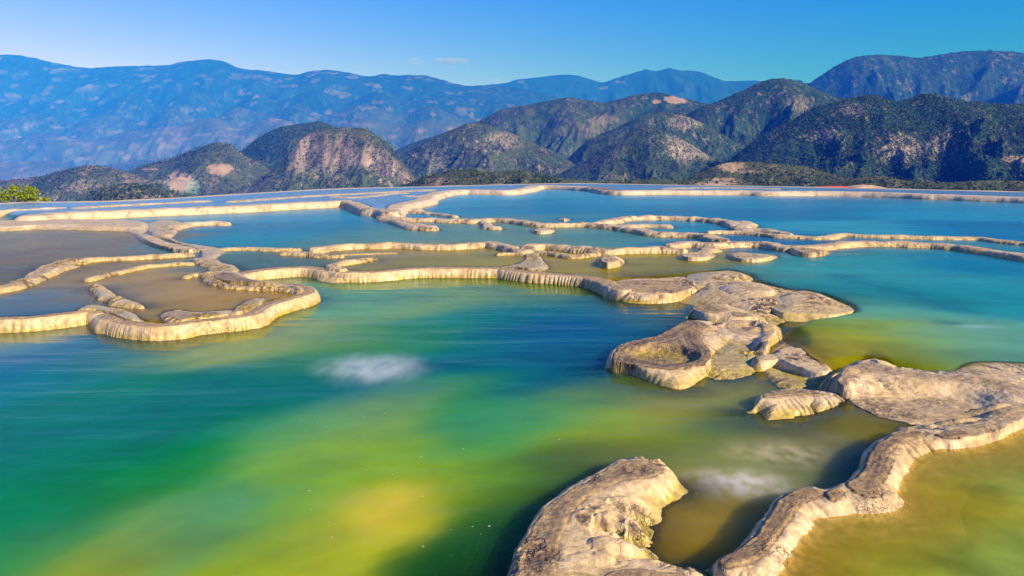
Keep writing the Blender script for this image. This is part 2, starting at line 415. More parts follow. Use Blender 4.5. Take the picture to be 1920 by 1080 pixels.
def eval_feat(F, X, Y, fine=True):
    """height, inside measure t (0 at the toe, 1 on top), distance inside the top, arc length"""
    sd = F["seed"] * 13.7
    if F["kind"] == "rim":
        d, s, r = line_dist(X, Y, F["L"])
        wob = fbm(X * 2.2 / max(F["r"], .1) * .2 + sd, Y * 2.2 / max(F["r"], .1) * .2 - sd, 3)
        r = r * (1 + (0.22 if F["zc"] - F["zl"] > 0.1 else 0.65) * wob)
        db = r - d
        wall = r * (1 - F["top"])
        if fine and F["flute"]:
            ph = s / 0.066 + 2.2 * perlin(s * 3 + sd, s * 0 + 1.3) + 0.4 * fbm(X * 6, Y * 6, 2)
            g0 = np.clip(1 - db / wall, 0, 1) ** 0.5
            db = db - F["flute"] * g0 * (0.011 * (1 - np.abs(np.sin(np.pi * ph))) * np.clip(1.1 + 1.0 * perlin(s * 2.3 + sd, s * 0), 0.25, 2))
        t = np.clip(db / wall, 0, 1)
        dtin = np.clip(db - wall, 0, None)
        zc = F["zc"] + (F["zc"] - F["zl"]) * (0.10 if F["zc"] - F["zl"] > 0.1 else 0.5) * fbm(s * 1.9 + sd, s * 0 + 3.1, 3)
        p = np.sin(t * np.pi / 2) ** 0.75
        z = F["zl"] - 0.01 + (zc - F["zl"] + 0.01) * p + 0.006 * np.clip(dtin / (r * F["top"] + 1e-6), 0, 1)
        out = np.clip(-db, 0, None)
        z = np.where(db <= 0, F["zl"] - 0.01 - np.minimum(out * 6, 0.02 + out * F["skirt"] + 0.9 * out * out), z)
    else:
        db, s, zb = line_dist(X, Y, F["T"], True)
        db = np.where(inside(X, Y, F["T"]), db, -db)
        wob = fbm(X * 5 + sd, Y * 5 - sd, 3)
        db = db + 0.018 * wob
        best = np.full(X.shape, 1e9); zt = np.zeros(X.shape); dtin = np.zeros(X.shape); wsum = np.zeros(X.shape)
        for P, z_ in F["tops"]:
            q, _ = sdf(X, Y, P)
            q = q + 0.012 * fbm(X * 9 - sd, Y * 9 + sd, 3)
            dd = np.clip(-q, 0, None)
            w = 1 / (dd + 0.004) ** 2
            zt += w * z_; wsum += w
            best = np.minimum(best, dd); dtin = np.maximum(dtin, np.clip(q, 0, None))
        zt /= wsum
        if fine and F["flute"]:
            ph = s / 0.05 + 2.0 * perlin(s * 4 + sd, s * 0 + 1.3)
            steep = np.exp(-(np.clip(db, 0, None) + best) / 0.10)
            g0 = np.clip(best / (np.clip(db, 0, None) + best + 1e-6), 0, 1) ** 0.6
            db = db - F["flute"] * steep * g0 * 0.010 * (1 - np.abs(np.sin(np.pi * ph))) * np.clip(0.9 + 1.6 * perlin(s * 3 + sd, s * 0), 0, 2)
        # where the toe is drawn above the water the side drops as a wall, except towards the higher corner pool
        wallside = 1.0
        if np.any(np.abs(F["T"][:, 2] - 0.06) < 1e-6): wallside = np.where(inside(X, Y, T3W), 0.0, 1.0)
        dpos = np.clip(db, 0, None)
        t = dpos / (dpos + best + 1e-9)
        if fine and F["lobes"]:
            wy = s + 0.05 * fbm(X * 5 + sd, Y * 5, 2)
            r1 = np.abs(np.cos(np.pi * (wy / 0.15 + 0.8 * perlin(s * 2.2 + sd, s * 0 + .7)))) ** 0.6
            r2 = np.abs(np.cos(np.pi * (wy / 0.05 + 0.8 * perlin(s * 6 + sd, s * 0 + 4.7)))) ** 0.6
            wide = sstep(0.02, 0.12, db + best)
            rib = (0.75 * (r1 - 0.7) + 0.55 * (r2 - 0.7)) * np.clip(0.9 + 1.2 * perlin(X * 2 + sd, Y * 2), 0.2, 1.6)
            t = np.clip(t + F["lobes"] * wide * rib * 2.2 * t * (1 - t), 0, 1)
        p = np.sin(t * np.pi / 2) ** F["prof"]
        zt = zt + 0.010 * F["dark"] * sstep(0.0, 0.014, dtin + 0.008 * fbm(X * 14, Y * 14 + sd, 2))
        z = zb - 0.008 + (zt - zb + 0.008) * p
        out = np.clip(-db, 0, None)
        z = np.where(db <= 0, zb - 0.008 - np.where(zb > F["zl"] + 0.025, np.minimum(out * 5.0, zb - F["zl"] + 0.04) * sstep(F["zl"] + 0.025, F["zl"] + 0.05, zb), 0) * wallside
                     - out * F["skirt"] - (np.minimum(out * 0.4, 0.012) if F["zl"] < 0.05 else np.minimum(out * 2.5, 0.22)) - 0.55 * out * out, z)
    for bx, by, ra, rd, dz in F["bumps"]:
        q = ((X - bx) / ra) ** 2 + ((Y - by) / rd) ** 2
        q = q + (0.35 if dz > 0 else 0.15) * fbm(X * 6 + sd, Y * 6, 2)
        if dz > 0:
            z = z + dz * np.clip(1 - q, 0, 1) ** 0.8 * (db > 0)
        else:
            z = z + dz * sstep(0, 0.5, 1 - q)
    if fine:
        cr = F["crust"]
        patch = sstep(-0.12, 0.25, fbm(X * 2.6 + sd, Y * 2.6, 2))
        crn = ridged(X * 9 + sd, Y * 9, 3) - 0.62
        wd2, _ = worley(X * 26 + sd, Y * 26)
        z = z + (t > 0.02) * np.minimum(1, t * 3) * (0.006 * fbm(X * 4 + sd, Y * 4, 3) + 0.0055 * fbm(X * 16, Y * 16, 3)
              + cr * patch * (0.028 * crn + 0.008 * (0.5 - wd2)))
    return z, db, t, dtin, s

CREAM = np.array([0.55, 0.415, 0.172]); TAUPE = np.array([0.355, 0.255, 0.098]); DARKC = np.array([0.10, 0.068, 0.042]); PALE = np.array([0.66, 0.54, 0.29]); ALGAE = np.array([0.42, 0.34, 0.03])

def build_feat(F):
    m = 0.30
    x0, x1, y0, y1 = feat_bbox(F, m)
    dist = max(2.2, math.hypot(0 if x0 < 0 < x1 else min(abs(x0), abs(x1)), max(y0, 0)))
    res = max(0.0055, min(0.05, dist * 0.00135))
    area = (x1 - x0) * (y1 - y0)
    # strips keep the grid small for long thin rims
    xs = np.arange(x0, x1 + res, res); ys = np.arange(y0, y1 + res, res)
    nx, ny = len(xs), len(ys)
    # coarse pass: keep only the blocks near the body
    bs = max(4, int(0.12 / res))
    bx, by = np.meshgrid(xs[::bs] + bs * res / 2, ys[::bs] + bs * res / 2, indexing='ij')
    if F["kind"] == "rim":
        d, _, r = line_dist(bx, by, F["L"]); near = d < r * 1.4 + m * 0.75 + bs * res
    else:
        d, _ = sdf(bx, by, F["T"]); near = d > -(m * 0.8 + bs * res)
    mask = np.repeat(np.repeat(near, bs, 0), bs, 1)[:nx, :ny]
    I, J = np.nonzero(mask)
    X, Y = xs[I], ys[J]
    z, db, t, dtin, s = eval_feat(F, X, Y)
    idx = np.full((nx, ny), -1); idx[I, J] = np.arange(len(I))
    Fc = np.stack([idx[:-1, :-1], idx[1:, :-1], idx[1:, 1:], idx[:-1, 1:]], -1).reshape(-1, 4)
    Fc = Fc[(Fc >= 0).all(1)]
    zcut = F["zl"] - 0.16
    keep = (z[Fc] > zcut).any(1) & (db[Fc] > -m * 0.8).any(1)
    Fc = Fc[keep]
    # colour of the stone itself
    sd = F["seed"] * 7.7
    n1 = fbm(X * 3 + sd, Y * 3, 3); n2 = fbm(X * 14, Y * 14 + sd, 3); n3 = fbm(X * 40, Y * 40, 2)
    c = np.tile(CREAM, (len(X), 1)) * (1 + 0.18 * n1 + 0.10 * n2)[:, None]
    c = mix3(c, PALE, np.clip(0.35 + n1 * 0.9, 0, 0.7))
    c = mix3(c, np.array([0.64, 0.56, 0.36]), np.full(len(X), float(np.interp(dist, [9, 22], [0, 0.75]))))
    dk = F["dark"]
    # dark-stained crust on the flat tops, with wavy stain lines following the edge
    onTop = sstep(0.965, 1.0, t) * np.clip(0.15 + 1.0 * dk, 0, 1)
    c = mix3(c, TAUPE, np.clip(onTop * (0.95 + 0.5 * n1), 0, 1))
    if dk > 0:
        q = dtin + 0.020 * n1 + 0.016 * n2
        sc_ = 1.0 if dist < 4.5 else 1.6
        for q0, wd_, am in ((0.004, 0.005, .8), (0.034, 0.008, .55), (0.062, 0.013, .9), (0.085, 0.007, .7), (0.125, 0.012, .7), (0.18, 0.02, .5)):
            c = mix3(c, DARKC, dk * min(1, am * 1.25) * np.exp(-((q - q0 * sc_) / (wd_ * sc_)) ** 2) * (dtin > 0) * np.clip(0.9 + 1.2 * n1 + 0.7 * n3, 0, 1))
    patch = sstep(-0.12, 0.25, fbm(X * 2.6 + F["seed"] * 13.7, Y * 2.6, 2))
    crn = ridged(X * 9 + F["seed"] * 13.7, Y * 9, 3)
    c = mix3(c, np.array([0.13, 0.085, 0.05]), np.clip(F["crust"] * patch * sstep(0.66, 0.42, crn) * 1.9, 0, 0.85))
    crusty = np.clip(patch * (0.35 + F["crust"]) + 0.5 * dk * onTop * (n1 > -0.2) + 0.06, 0, 1) * (t > 0.05) * np.clip(0.5 + 1.5 * fbm(X * 4 + sd, Y * 4, 2), 0, 1)
    level_at = F["zl"]
    # algae band just above the waterline, and yellow mud below it
    wl_ = sstep(0.062, 0.018, z - level_at + 0.022 * n2 + 0.014 * n1)
    c = mix3(c, ALGAE, (0.95 if F["zl"] == 0 else 0.55) * wl_ * np.clip(0.7 + n1, 0, 1))
    wet = np.clip(0.35 + 0.6 * wl_ + 0.5 * n1, 0, 1)
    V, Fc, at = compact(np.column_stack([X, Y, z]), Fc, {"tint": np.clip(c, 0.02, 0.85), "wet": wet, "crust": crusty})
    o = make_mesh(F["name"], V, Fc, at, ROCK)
    tag(o, F["label"], F["cat"], F["group"])
    return o

# ---- the lip between the green pool and the middle terrace
LIPT = dict(zc=Z1 + 0.006, zl=Z0, top=0.5, flute=1.0, crust=0.05, dark=0.5, skirt=0.22)
rim("cream fluted lip at the left edge of the green pool, below the grey-blue pond", [(-420, 615), (-200, 606), (0, 597), (67, 594), (133, 587), (167, 582.5), (190, 585)], 0.13, **LIPT)
rim("long curved cream lip of the tongue-shaped pond, bulging into the green pool", [(196, 590), (206, 597), (227, 601), (247, 605), (287, 610), (333, 608), (367, 601), (417, 596), (467, 590), (491, 577), (519, 565), (556, 556), (574, 549), (577, 542), (566, 536), (545, 533), (500, 530), (455, 525), (425, 518)], 0.14, **LIPT)
rim("long straight fluted lip along the back of the green pool", [(440, 519), (447, 514), (483, 506.5), (530, 502.5), (580, 501), (630, 507), (655, 510), (705, 509), (780, 503), (880, 502), (935, 503)], 0.17, **LIPT)
rim("slanting deeply fluted lip running right towards the wet ledges", [(938, 503), (987, 509.5), (1050, 514), (1100, 519), (1132, 526), (1150, 536), (1168, 542)], 0.16, **dict(LIPT, flute=1.7))
body("flat grey-brown stone band between tongue-shaped pond and green pool", [(388, 522), (400, 513), (425, 508), (455, 512), (470, 524), (520, 531), (555, 536), (572, 543), (562, 552), (540, 549), (548, 543), (525, 538), (470, 536), (420, 531)],
     [([(400, 520), (412, 512), (440, 513), (462, 523), (515, 532), (555, 538), (562, 545), (555, 548), (552, 543), (525, 536), (470, 533), (425, 527)], Z1 + 0.035)], zl=Z1, name="travertine_band", cat="ledge", crust=0.15, dark=1.0, flute=0.3)
body("crusty ledge behind the front lip of the tongue-shaped pond", [(428, 590), (440, 580), (455, 568), (475, 560), (500, 558), (492, 568), (478, 580), (450, 590)], [([(440, 584), (458, 570), (480, 563), (485, 568), (470, 579), (450, 587)], Z1 + 0.03)], zl=Z1, name="travertine_crust", cat="ledge", crust=1.0, dark=0.6)
body("low dark crust at the near end of the tongue-shaped pond", [(300, 592), (312, 583), (335, 581), (365, 585), (400, 583), (440, 581), (425, 593), (380, 600), (330, 606), (310, 604)], [([(312, 589), (335, 584), (365, 588), (400, 586), (415, 590), (375, 596), (335, 601)], Z1 + 0.022)], zl=Z1, name="travertine_crust", cat="ledge", crust=1.0, dark=0.8)
body("pale scaly crust on the corner of the lip at left", [(144, 583), (155, 575), (175, 573), (205, 576), (240, 582), (262, 596), (270, 604), (240, 603), (205, 590), (180, 584)], [([(158, 579), (172, 575), (203, 579), (235, 586), (250, 599), (235, 598), (205, 586)], Z1 + 0.025)], zl=Z1, name="travertine_crust", cat="ledge", crust=1.0, dark=0.2)

# ---- ridges on the left
RG = "thin travertine ridges between the middle pools"
body("broad buff bank behind the brown pool at far left", [(-300, 436), (0, 434), (60, 430), (150, 432), (230, 434), (262, 440), (278, 430), (280, 420), (262, 414), (200, 411.5), (110, 410.5), (0, 413), (-300, 414)],
     [([(-300, 420), (0, 417), (110, 413.5), (200, 414.5), (255, 417), (266, 422), (250, 425), (110, 420), (0, 424), (-300, 428)], Z1 + 0.09)], zl=Z1, name="travertine_bank", cat="bank", crust=0.15, dark=0.0, prof=1.0)
body("buff ribbed bank curving down at the right end of the brown pool", [(255, 440), (268, 436), (290, 443), (320, 456), (362, 463), (376, 469), (360, 475), (325, 472), (295, 464), (268, 454)], [([(268, 441), (285, 445), (315, 458), (355, 466), (345, 469), (310, 465), (280, 453)], Z1 + 0.06)], zl=Z1, name="travertine_bank", cat="bank", crust=0.3, dark=0.0, prof=1.0)
body("smooth pale wet apron between brown pool and teal pool", [(272, 424), (290, 414), (320, 412), (345, 418), (332, 432), (322, 444), (345, 455), (400, 462), (425, 470), (412, 480), (395, 490), (378, 484), (372, 470), (330, 456), (290, 441)],
     [([(285, 422), (305, 416), (325, 418), (318, 432), (310, 442), (345, 458), (395, 467), (402, 474), (390, 482), (380, 472), (335, 456), (296, 438)], Z1 + 0.025)], zl=Z1, name="travertine_apron", cat="ledge", crust=0.1, dark=0.0)
rim("short white spit sticking out into the teal pool at left", [(322, 424, .3), (345, 418, .28), (380, 416), (410, 415.5), (421, 416)], 0.24, lift=0.07, cat="spit", name="travertine_spit", crust=0.2)
body("pale lumpy mound at the root of the short white spit", [(282, 440), (290, 425), (312, 418), (336, 422), (334, 434), (322, 445), (300, 446)], [([(292, 434), (300, 425), (322, 423), (324, 433), (310, 441)], Z1 + 0.05)], zl=Z1, name="travertine_mound", cat="mound", crust=0.5, dark=0.1)
rim("crumbly buff ridge between brown pool and grey-blue pond", [(-250, 582), (-120, 560), (0, 538), (33, 529), (77, 511, .2), (100, 498, .26), (120, 490, .28), (140, 487, .2), (151, 488, .12)], 0.17, lift=0.05, crust=1.0, flute=0.6, dark=0.3)
rim("straight buff ridge along the far side of the grey-blue pond", [(163, 484), (200, 482), (267, 479), (320, 476), (354, 474)], 0.13, lift=0.05, crust=0.3)
rim("low buff ridge on the back edge of the tongue-shaped pond", [(168, 521), (200, 512), (225, 507), (250, 502), (283, 496), (325, 493), (355, 492)], 0.10, lift=0.035, crust=0.8)
rim("broken buff ridge on the left edge of the tongue-shaped pond", [(176, 533, .07), (190, 541), (195, 549), (208, 557, .13), (225, 563, .13), (245, 568), (262, 571, .08)], 0.11, lift=0.035, crust=1.0, flute=0.8)
rim("pale crusted neck between tongue-shaped pond and grey pool", [(377, 484), (393, 490, .22), (410, 498, .24), (418, 507, .22), (400, 510, .2)], 0.2, lift=0.03, crust=0.8)
rim("knobbly dark-topped ridge at the right end of the tongue-shaped pond", [(350, 517), (370, 512), (388, 516), (398, 525), (425, 534), (470, 538), (515, 539), (538, 541)], 0.09, lift=0.03, crust=1.0, flute=1.4, dark=0.3)
rim("faint pale ridge between grey pool and teal pool", [(384, 466, .2), (430, 464.5), (480, 464), (520, 466), (560, 466, .1)], 0.15, lift=0.035, crust=0.3)

# ---- ridges in the middle
rim("long buff ridge with a curled right end, behind the grey pool", [(594, 463.5), (620, 460), (655, 458), (730, 456), (805, 458), (855, 458.5), (890, 455), (912, 453.5), (935, 456), (955, 461), (968, 466, .14)], 0.18, lift=0.075, crust=0.25)
rim("short notched ridge left of the long buff ridge", [(537, 472), (560, 473), (585, 475), (612, 477), (640, 477.5, .07)], 0.12, lift=0.045, crust=0.5, flute=1.6)
rim("barely emerged sandbar in front of the long buff ridge", [(640, 477), (690, 475), (735, 473.5)], 0.09, lift=0.012, crust=0.6, name="travertine_bar", cat="bar")
rim("small hooked ridge standing in the grey pool", [(700, 482, .09), (672, 486), (645, 489.5), (626, 494, .14), (622, 499, .12), (640, 503, .14)], 0.12, lift=0.045, crust=0.6)
rim("tiny finger of stone left of the central knot of ridges", [(934, 475), (950, 474), (975, 474.5), (992, 476)], 0.07, lift=0.03, crust=0.6, name="travertine_spit", cat="spit")
rim("wavy double ridge running right from the central knot", [(984, 467, .24), (998, 460, .24), (1018, 457), (1050, 459), (1090, 463), (1137, 466), (1185, 464.5), (1237, 463.5), (1280, 466, .12)], 0.19, lift=0.08, crust=0.6, flute=1.3)
rim("low scalloped ridge below the wavy double ridge", [(1015, 471), (1045, 474), (1070, 478), (1090, 477), (1115, 473)], 0.12, lift=0.045, crust=0.7, flute=1.3)
body("rough flat crust joining the central knot of ridges to the front lip", [(978, 470), (1000, 466), (1012, 478), (1022, 492), (1030, 501), (1012, 510), (975, 505), (938, 502), (960, 497), (985, 487)], [([(988, 473), (1000, 474), (1008, 488), (1012, 498), (995, 503), (968, 500), (988, 491)], Z1 + 0.03)], zl=Z1, name="travertine_crust", cat="ledge", crust=1.0, dark=0.3)
rim("smooth buff ridge linking the wavy double ridge to the notched dark block", [(1258, 457), (1280, 454), (1300, 453.5), (1337, 456), (1365, 454), (1400, 453), (1436, 455), (1462, 459), (1490, 462)], 0.22, lift=0.075, crust=0.5)
rim("diagonal pale ridge leading down to the oval islet", [(1345, 458), (1330, 466), (1315, 474)], 0.2, lift=0.04, crust=0.6)
rim("long cream ridge along the near side of the narrow right-hand pool", [(1500, 463), (1549, 458), (1590, 453.5), (1633, 452), (1718, 454.5), (1774, 458), (1830, 464.5), (1881, 472), (1935, 480), (2100, 500)], 0.24, lift=0.07, crust=0.25)
body("dark-notched block with a yellow-green underside", [(1474, 466), (1490, 460), (1520, 463), (1550, 470), (1553, 477), (1530, 482), (1500, 481), (1482, 474)], [([(1485, 464), (1510, 465), (1545, 471), (1535, 475), (1505, 474)], Z1 + 0.07)], zl=Z1, name="travertine_block", crust=0.9, dark=0.4)
rim("thin white ridge along the far side of the narrow right-hand pool", [(1330, 433, .12), (1390, 433), (1440, 438), (1478, 440.5), (1549, 443), (1577, 438), (1633, 440), (1746, 443), (1830, 444), (1873, 449), (1935, 455), (2100, 470)], 0.17, lift=0.05, crust=0.2)
body("oval buff islet in front of the central ridge", [(1268, 482), (1280, 475), (1305, 472), (1332, 475), (1343, 480), (1325, 488), (1290, 489)], [([(1280, 479), (1305, 475), (1330, 479), (1312, 484), (1288, 484)], Z1 + 0.055)], zl=Z1, crust=0.2, dark=0.0, group=None)
body("flat long islet right of the oval buff islet", [(1360, 479), (1385, 472), (1420, 477), (1452, 478), (1458, 483), (1430, 491), (1390, 491), (1366, 485)], [([(1375, 478), (1390, 475), (1425, 480), (1448, 480), (1425, 485), (1388, 486)], Z1 + 0.05)], zl=Z1, crust=0.5, dark=0.1)
body("lumpy round rock standing alone in the grey water", [(1120, 487), (1128, 479), (1145, 477), (1162, 483), (1172, 491), (1160, 500), (1140, 504), (1126, 500), (1124, 493)], [([(1127, 484), (1145, 480), (1157, 486), (1162, 491), (1145, 497), (1130, 493)], Z1 + 0.085)], zl=Z1, crust=1.0, dark=0.2, name="travertine_rock", cat="rock", lobes=0.5)
body("small smooth oval islet below the middle ridge", [(994, 434), (1003, 429), (1020, 427), (1036, 430), (1042, 433), (1030, 438), (1005, 438.5)], [([(1001, 432), (1018, 429), (1035, 432), (1020, 435)], Z1 + 0.06)], zl=Z1, crust=0.15, dark=0.0)
body("tiny knob peeping over the middle ridge", [(1045, 412), (1052, 408.5), (1062, 408.5), (1071, 412), (1058, 415)], [([(1051, 411), (1058, 409.5), (1064, 411), (1058, 413)], Z1 + 0.07)], zl=Z1, crust=0.4, dark=0.1, name="travertine_rock", cat="rock")
rim("long slanting middle ridge across the teal water", [(722, 404), (755, 408.5), (805, 409), (880, 411.5), (925, 409), (962, 411), (1012, 418), (1062, 418), (1100, 418), (1137, 421), (1175, 426), (1225, 433.5), (1275, 436), (1312, 438), (1340, 443), (1356, 447)], 0.25, lift=0.075, crust=0.5)
rim("stubby spit with a rounded tip below the slanting middle ridge", [(728, 407), (752, 413, .3), (780, 420, .34), (800, 423.5, .34), (808, 423, .25)], 0.28, lift=0.08, crust=0.7, name="travertine_spit", cat="spit")
rim("small hook hanging off the slanting middle ridge", [(905, 413, .15), (913, 420), (920, 424, .22), (934, 425, .12)], 0.18, lift=0.055, crust=0.4, name="travertine_spit", cat="spit")
rim("long arched ridge enclosing the small blue pool", [(1120, 416), (1145, 411.5), (1165, 407.5), (1190, 405.5), (1250, 405), (1325, 408.5), (1362, 413, .28), (1378, 420, .25)], 0.25, lift=0.085, crust=0.5)
rim("white bar lying inside the arched ridge", [(1170, 422.5), (1200, 420), (1225, 420), (1248, 421)], 0.25, lift=0.06, crust=0.2, name="travertine_bar", cat="bar")
rim("white knob and tail at the right end of the arched ridge", [(1378, 415, .28), (1392, 416, .35), (1396, 421, .3), (1390, 427, .22), (1436, 430, .22), (1460, 433, .2), (1482, 438, .12)], 0.25, lift=0.075, crust=0.4)
rim("stone chain between the left teal pool and the upper blue pool", [(640, 376, .22), (655, 378), (670, 382), (690, 390), (717, 392), (732, 396), (738, 393)], 0.32, zc=Z2 + 0.01, crust=0.6)
rim("pale tongue of stone at the left end of the big blue pool", [(738, 391, .3), (745, 385), (757, 381.5), (775, 377.5), (795, 373, .45), (802, 367, .4)], 0.42, zc=Z2 + 0.01, zl=Z1, crust=0.15, name="travertine_spit", cat="spit")
rim("low pale bar below the pale tongue of stone", [(722, 404), (728, 399), (760, 391, .35), (782, 391, .3)], 0.25, lift=0.07, crust=0.4, name="travertine_bar", cat="bar")
rim("thin curved ridge right of the low pale bar", [(762, 395), (792, 397), (830, 400.5), (852, 404)], 0.16, lift=0.05, crust=0.5)

# ---- the far step up to the top terrace
FARR = dict(zc=Z2 + 0.015, zl=Z1, crust=0.25, top=0.5, flute=1.0, skirt=0.8)
rim("far cream rim on the left, running up from the left edge of the picture", [(60, 404), (117, 398), (200, 395), (283, 391.5), (367, 388.5), (467, 384.5), (560, 379.5), (600, 378), (645, 375.5)], 0.4, **FARR)
rim("scaly pale knob at the left end of the far cream rim", [(52, 406.5), (80, 404.5), (112, 407.5)], 0.35, lift=0.06, crust=0.9, name="travertine_mound", cat="mound")
rim("thin far rim touching the left edge of the picture", [(-200, 394), (0, 393), (55, 391), (110, 388.5)], 0.3, zc=Z2 + 0.03, zl=Z2 - 0.05, crust=0.3)
rim("far rim stepping up towards the middle of the picture", [(765, 366.5), (785, 368.5), (803, 365.5), (830, 359), (867, 355.5), (912, 356), (955, 356.5), (975, 354), (995, 351)], 0.45, **FARR)
rim("far pale rim at the top centre, behind the big blue pool", [(992, 351), (1008, 347.5), (1062, 348.5), (1103, 350.5)], 0.5, **FARR)
rim("dark crusty break in the far rim right of the centre", [(1106, 350.5), (1125, 353), (1145, 356), (1170, 357)], 0.5, **dict(FARR, crust=1.0, dark=1.0))
rim("longest far cream rim, running to the right edge of the picture", [(1172, 357), (1250, 356.5), (1375, 357), (1424, 358), (1440, 358.5), (1549, 358.5), (1661, 361), (1740, 364), (1774, 365), (1935, 370.5), (2200, 380)], 0.5, **FARR)
TERR = dict(zc=Z2 + 0.035, zl=Z2, crust=0.3, flute=0.6)
rim("lower of two thin rims on the far left terrace", [(440, 376.5), (480, 373.5), (580, 366.5), (680, 361.5), (740, 358.5), (805, 355.5)], 0.3, **TERR)
rim("short wavy rim in the upper blue pool", [(628, 368), (665, 369), (700, 366), (730, 362), (755, 361)], 0.3, **TERR)
rim("thin pale line of stone on the top terrace at right", [(1255, 352.5), (1320, 351), (1380, 351.5), (1450, 353)], 0.4, **TERR)
rim("faint strip of stone on the terrace at far left", [(150, 388), (220, 384), (300, 380), (380, 376)], 0.25, **TERR)
for lab, px, py in (("small pale boulder on the far terrace edge, left of the centre", 617, 354.5), ("smaller pale boulder right of the first on the far terrace edge", 638, 354.5)):
    body(lab, [(px - 6, py), (px - 3, py - 1.2), (px + 3, py - 1.2), (px + 6, py), (px + 2, py + 1.2), (px - 3, py + 1.2)], [([(px - 3, py), (px, py - .6), (px + 3, py), (px, py + .5)], Z2 + (0.12 if px < 630 else 0.07))], zl=Z2, name="boulder", cat="rock", crust=0.3, dark=0.0)

# ---- the wet ledges right of the slanting lip
body("cream-fronted ledge with an oval bright scale, at the end of the slanting lip", [(1128, 534), (1150, 523), (1200, 524), (1250, 521), (1297, 511), (1340, 525), (1330, 545), (1285, 562), (1255, 568), (1213, 570), (1168, 566), (1145, 555)],
     [([(1140, 532), (1165, 528), (1205, 527), (1255, 526), (1290, 525), (1300, 535), (1280, 548), (1240, 550), (1200, 547), (1168, 545), (1150, 538)], 0.10)], crust=0.7, dark=0.5, flute=1.6, name="travertine_ledge", cat="ledge", bumps=[(1195, 533, .28, .22, 0.012), (1240, 560, .5, .12, .02)])
body("smooth grey-lilac hump furthest back in the chain of wet ledges", [(1285, 522), (1297, 512), (1335, 508), (1367, 506), (1395, 512), (1410, 521), (1385, 530), (1345, 534), (1300, 534)], [([(1350, 513), (1375, 511), (1390, 515), (1372, 517)], Z1 + 0.045)], zl=Z1 - 0.01, crust=0.5, dark=0.1, name="travertine_hump", cat="mound", prof=1.25, flute=0.1)
body("smooth grey-lilac hump in the middle of the chain of wet ledges", [(1330, 545), (1340, 537), (1381, 530), (1424, 533), (1465, 545), (1470, 553), (1450, 563), (1424, 570), (1390, 566), (1350, 556)], [([(1378, 535), (1400, 533), (1430, 538), (1445, 545), (1420, 544), (1390, 540)], Z1 + 0.05)], zl=Z1 - 0.03, crust=0.2, dark=0.1, name="travertine_hump", cat="mound", prof=1.25, flute=0.1)
body("pointed lilac hump at the right end of the chain of wet ledges", [(1440, 566), (1465, 548), (1490, 544), (1520, 545), (1550, 554), (1580, 568), (1604, 579), (1570, 587), (1510, 586), (1460, 582)], [([(1490, 551), (1505, 548), (1525, 550), (1535, 556), (1510, 556)], Z1 + 0.045)], zl=Z1 - 0.02, crust=0.5, dark=0.1, name="travertine_hump", cat="mound", prof=1.25, flute=0.1)
body("rough shallow wash between the wet ledges, covered in dark ripples", [(1268, 562), (1300, 545), (1290, 525), (1330, 512), (1400, 512), (1412, 524), (1475, 545), (1540, 552), (1600, 580), (1550, 592), (1490, 598), (1460, 612), (1420, 608), (1370, 596), (1330, 580), (1290, 572)],
     [([(1335, 528), (1400, 530), (1470, 552), (1540, 560), (1570, 574), (1500, 570), (1430, 560), (1360, 545)], Z1 + 0.004)], zl=0.0, crust=0.9, dark=0.1, name="travertine_wash", cat="ledge", flute=0.3, prof=1.2)
body("yellow-tan shallow sill between the crater apron and the big tan ledge", [(1425, 690), (1445, 655), (1475, 632), (1520, 645), (1575, 672), (1580, 700), (1545, 725), (1500, 735), (1450, 722)], [([(1462, 660), (1490, 655), (1540, 680), (1550, 695), (1510, 690), (1475, 678)], 0.085), ([(1450, 690), (1500, 705), (1520, 718), (1470, 714)], 0.02)], zl=0.0, crust=0.5, dark=0.0, name="travertine_sill", cat="ledge", flute=0.0, prof=1.2, lobes=0.3)
body("dark-faced wedge of rock with a flat lilac top", [(1290, 590, 0.03), (1293, 582, 0.05), (1300, 576, 0.07), (1334, 569, 0.06), (1375, 578), (1420, 592), (1440, 605), (1400, 612), (1345, 612), (1318, 606), (1298, 597)],
     [([(1302, 576), (1334, 571), (1366, 581), (1350, 586), (1325, 586)], 0.088), ([(1375, 585), (1410, 590), (1400, 594), (1375, 592)], 0.085)], crust=0.2, dark=0.7, flute=2.0, name="travertine_wedge", cat="ledge")
body("crater-shaped islet with a raised ring around a sandy hollow", [(1138, 684, 0.03), (1140, 668, 0.05), (1150, 654, 0.068), (1179, 640, 0.074), (1224, 631, 0.074), (1258, 614, 0.074), (1283, 602, 0.07), (1316, 601, 0.05), (1350, 612), (1372, 628), (1378, 650), (1352, 664), (1332, 680), (1332, 700), (1308, 718), (1275, 731), (1227, 719), (1184, 704), (1150, 697)],
     [([(1147, 672), (1160, 652), (1185, 640), (1228, 632), (1262, 615), (1288, 604), (1312, 604), (1330, 614), (1312, 628), (1320, 645), (1335, 662), (1322, 683), (1300, 690), (1260, 694), (1215, 691), (1180, 684), (1155, 681)], 0.08)],
     crust=0.2, dark=1.0, flute=1.5, name="travertine_islet", bumps=[(1243, 668, .30, .32, -0.06)])
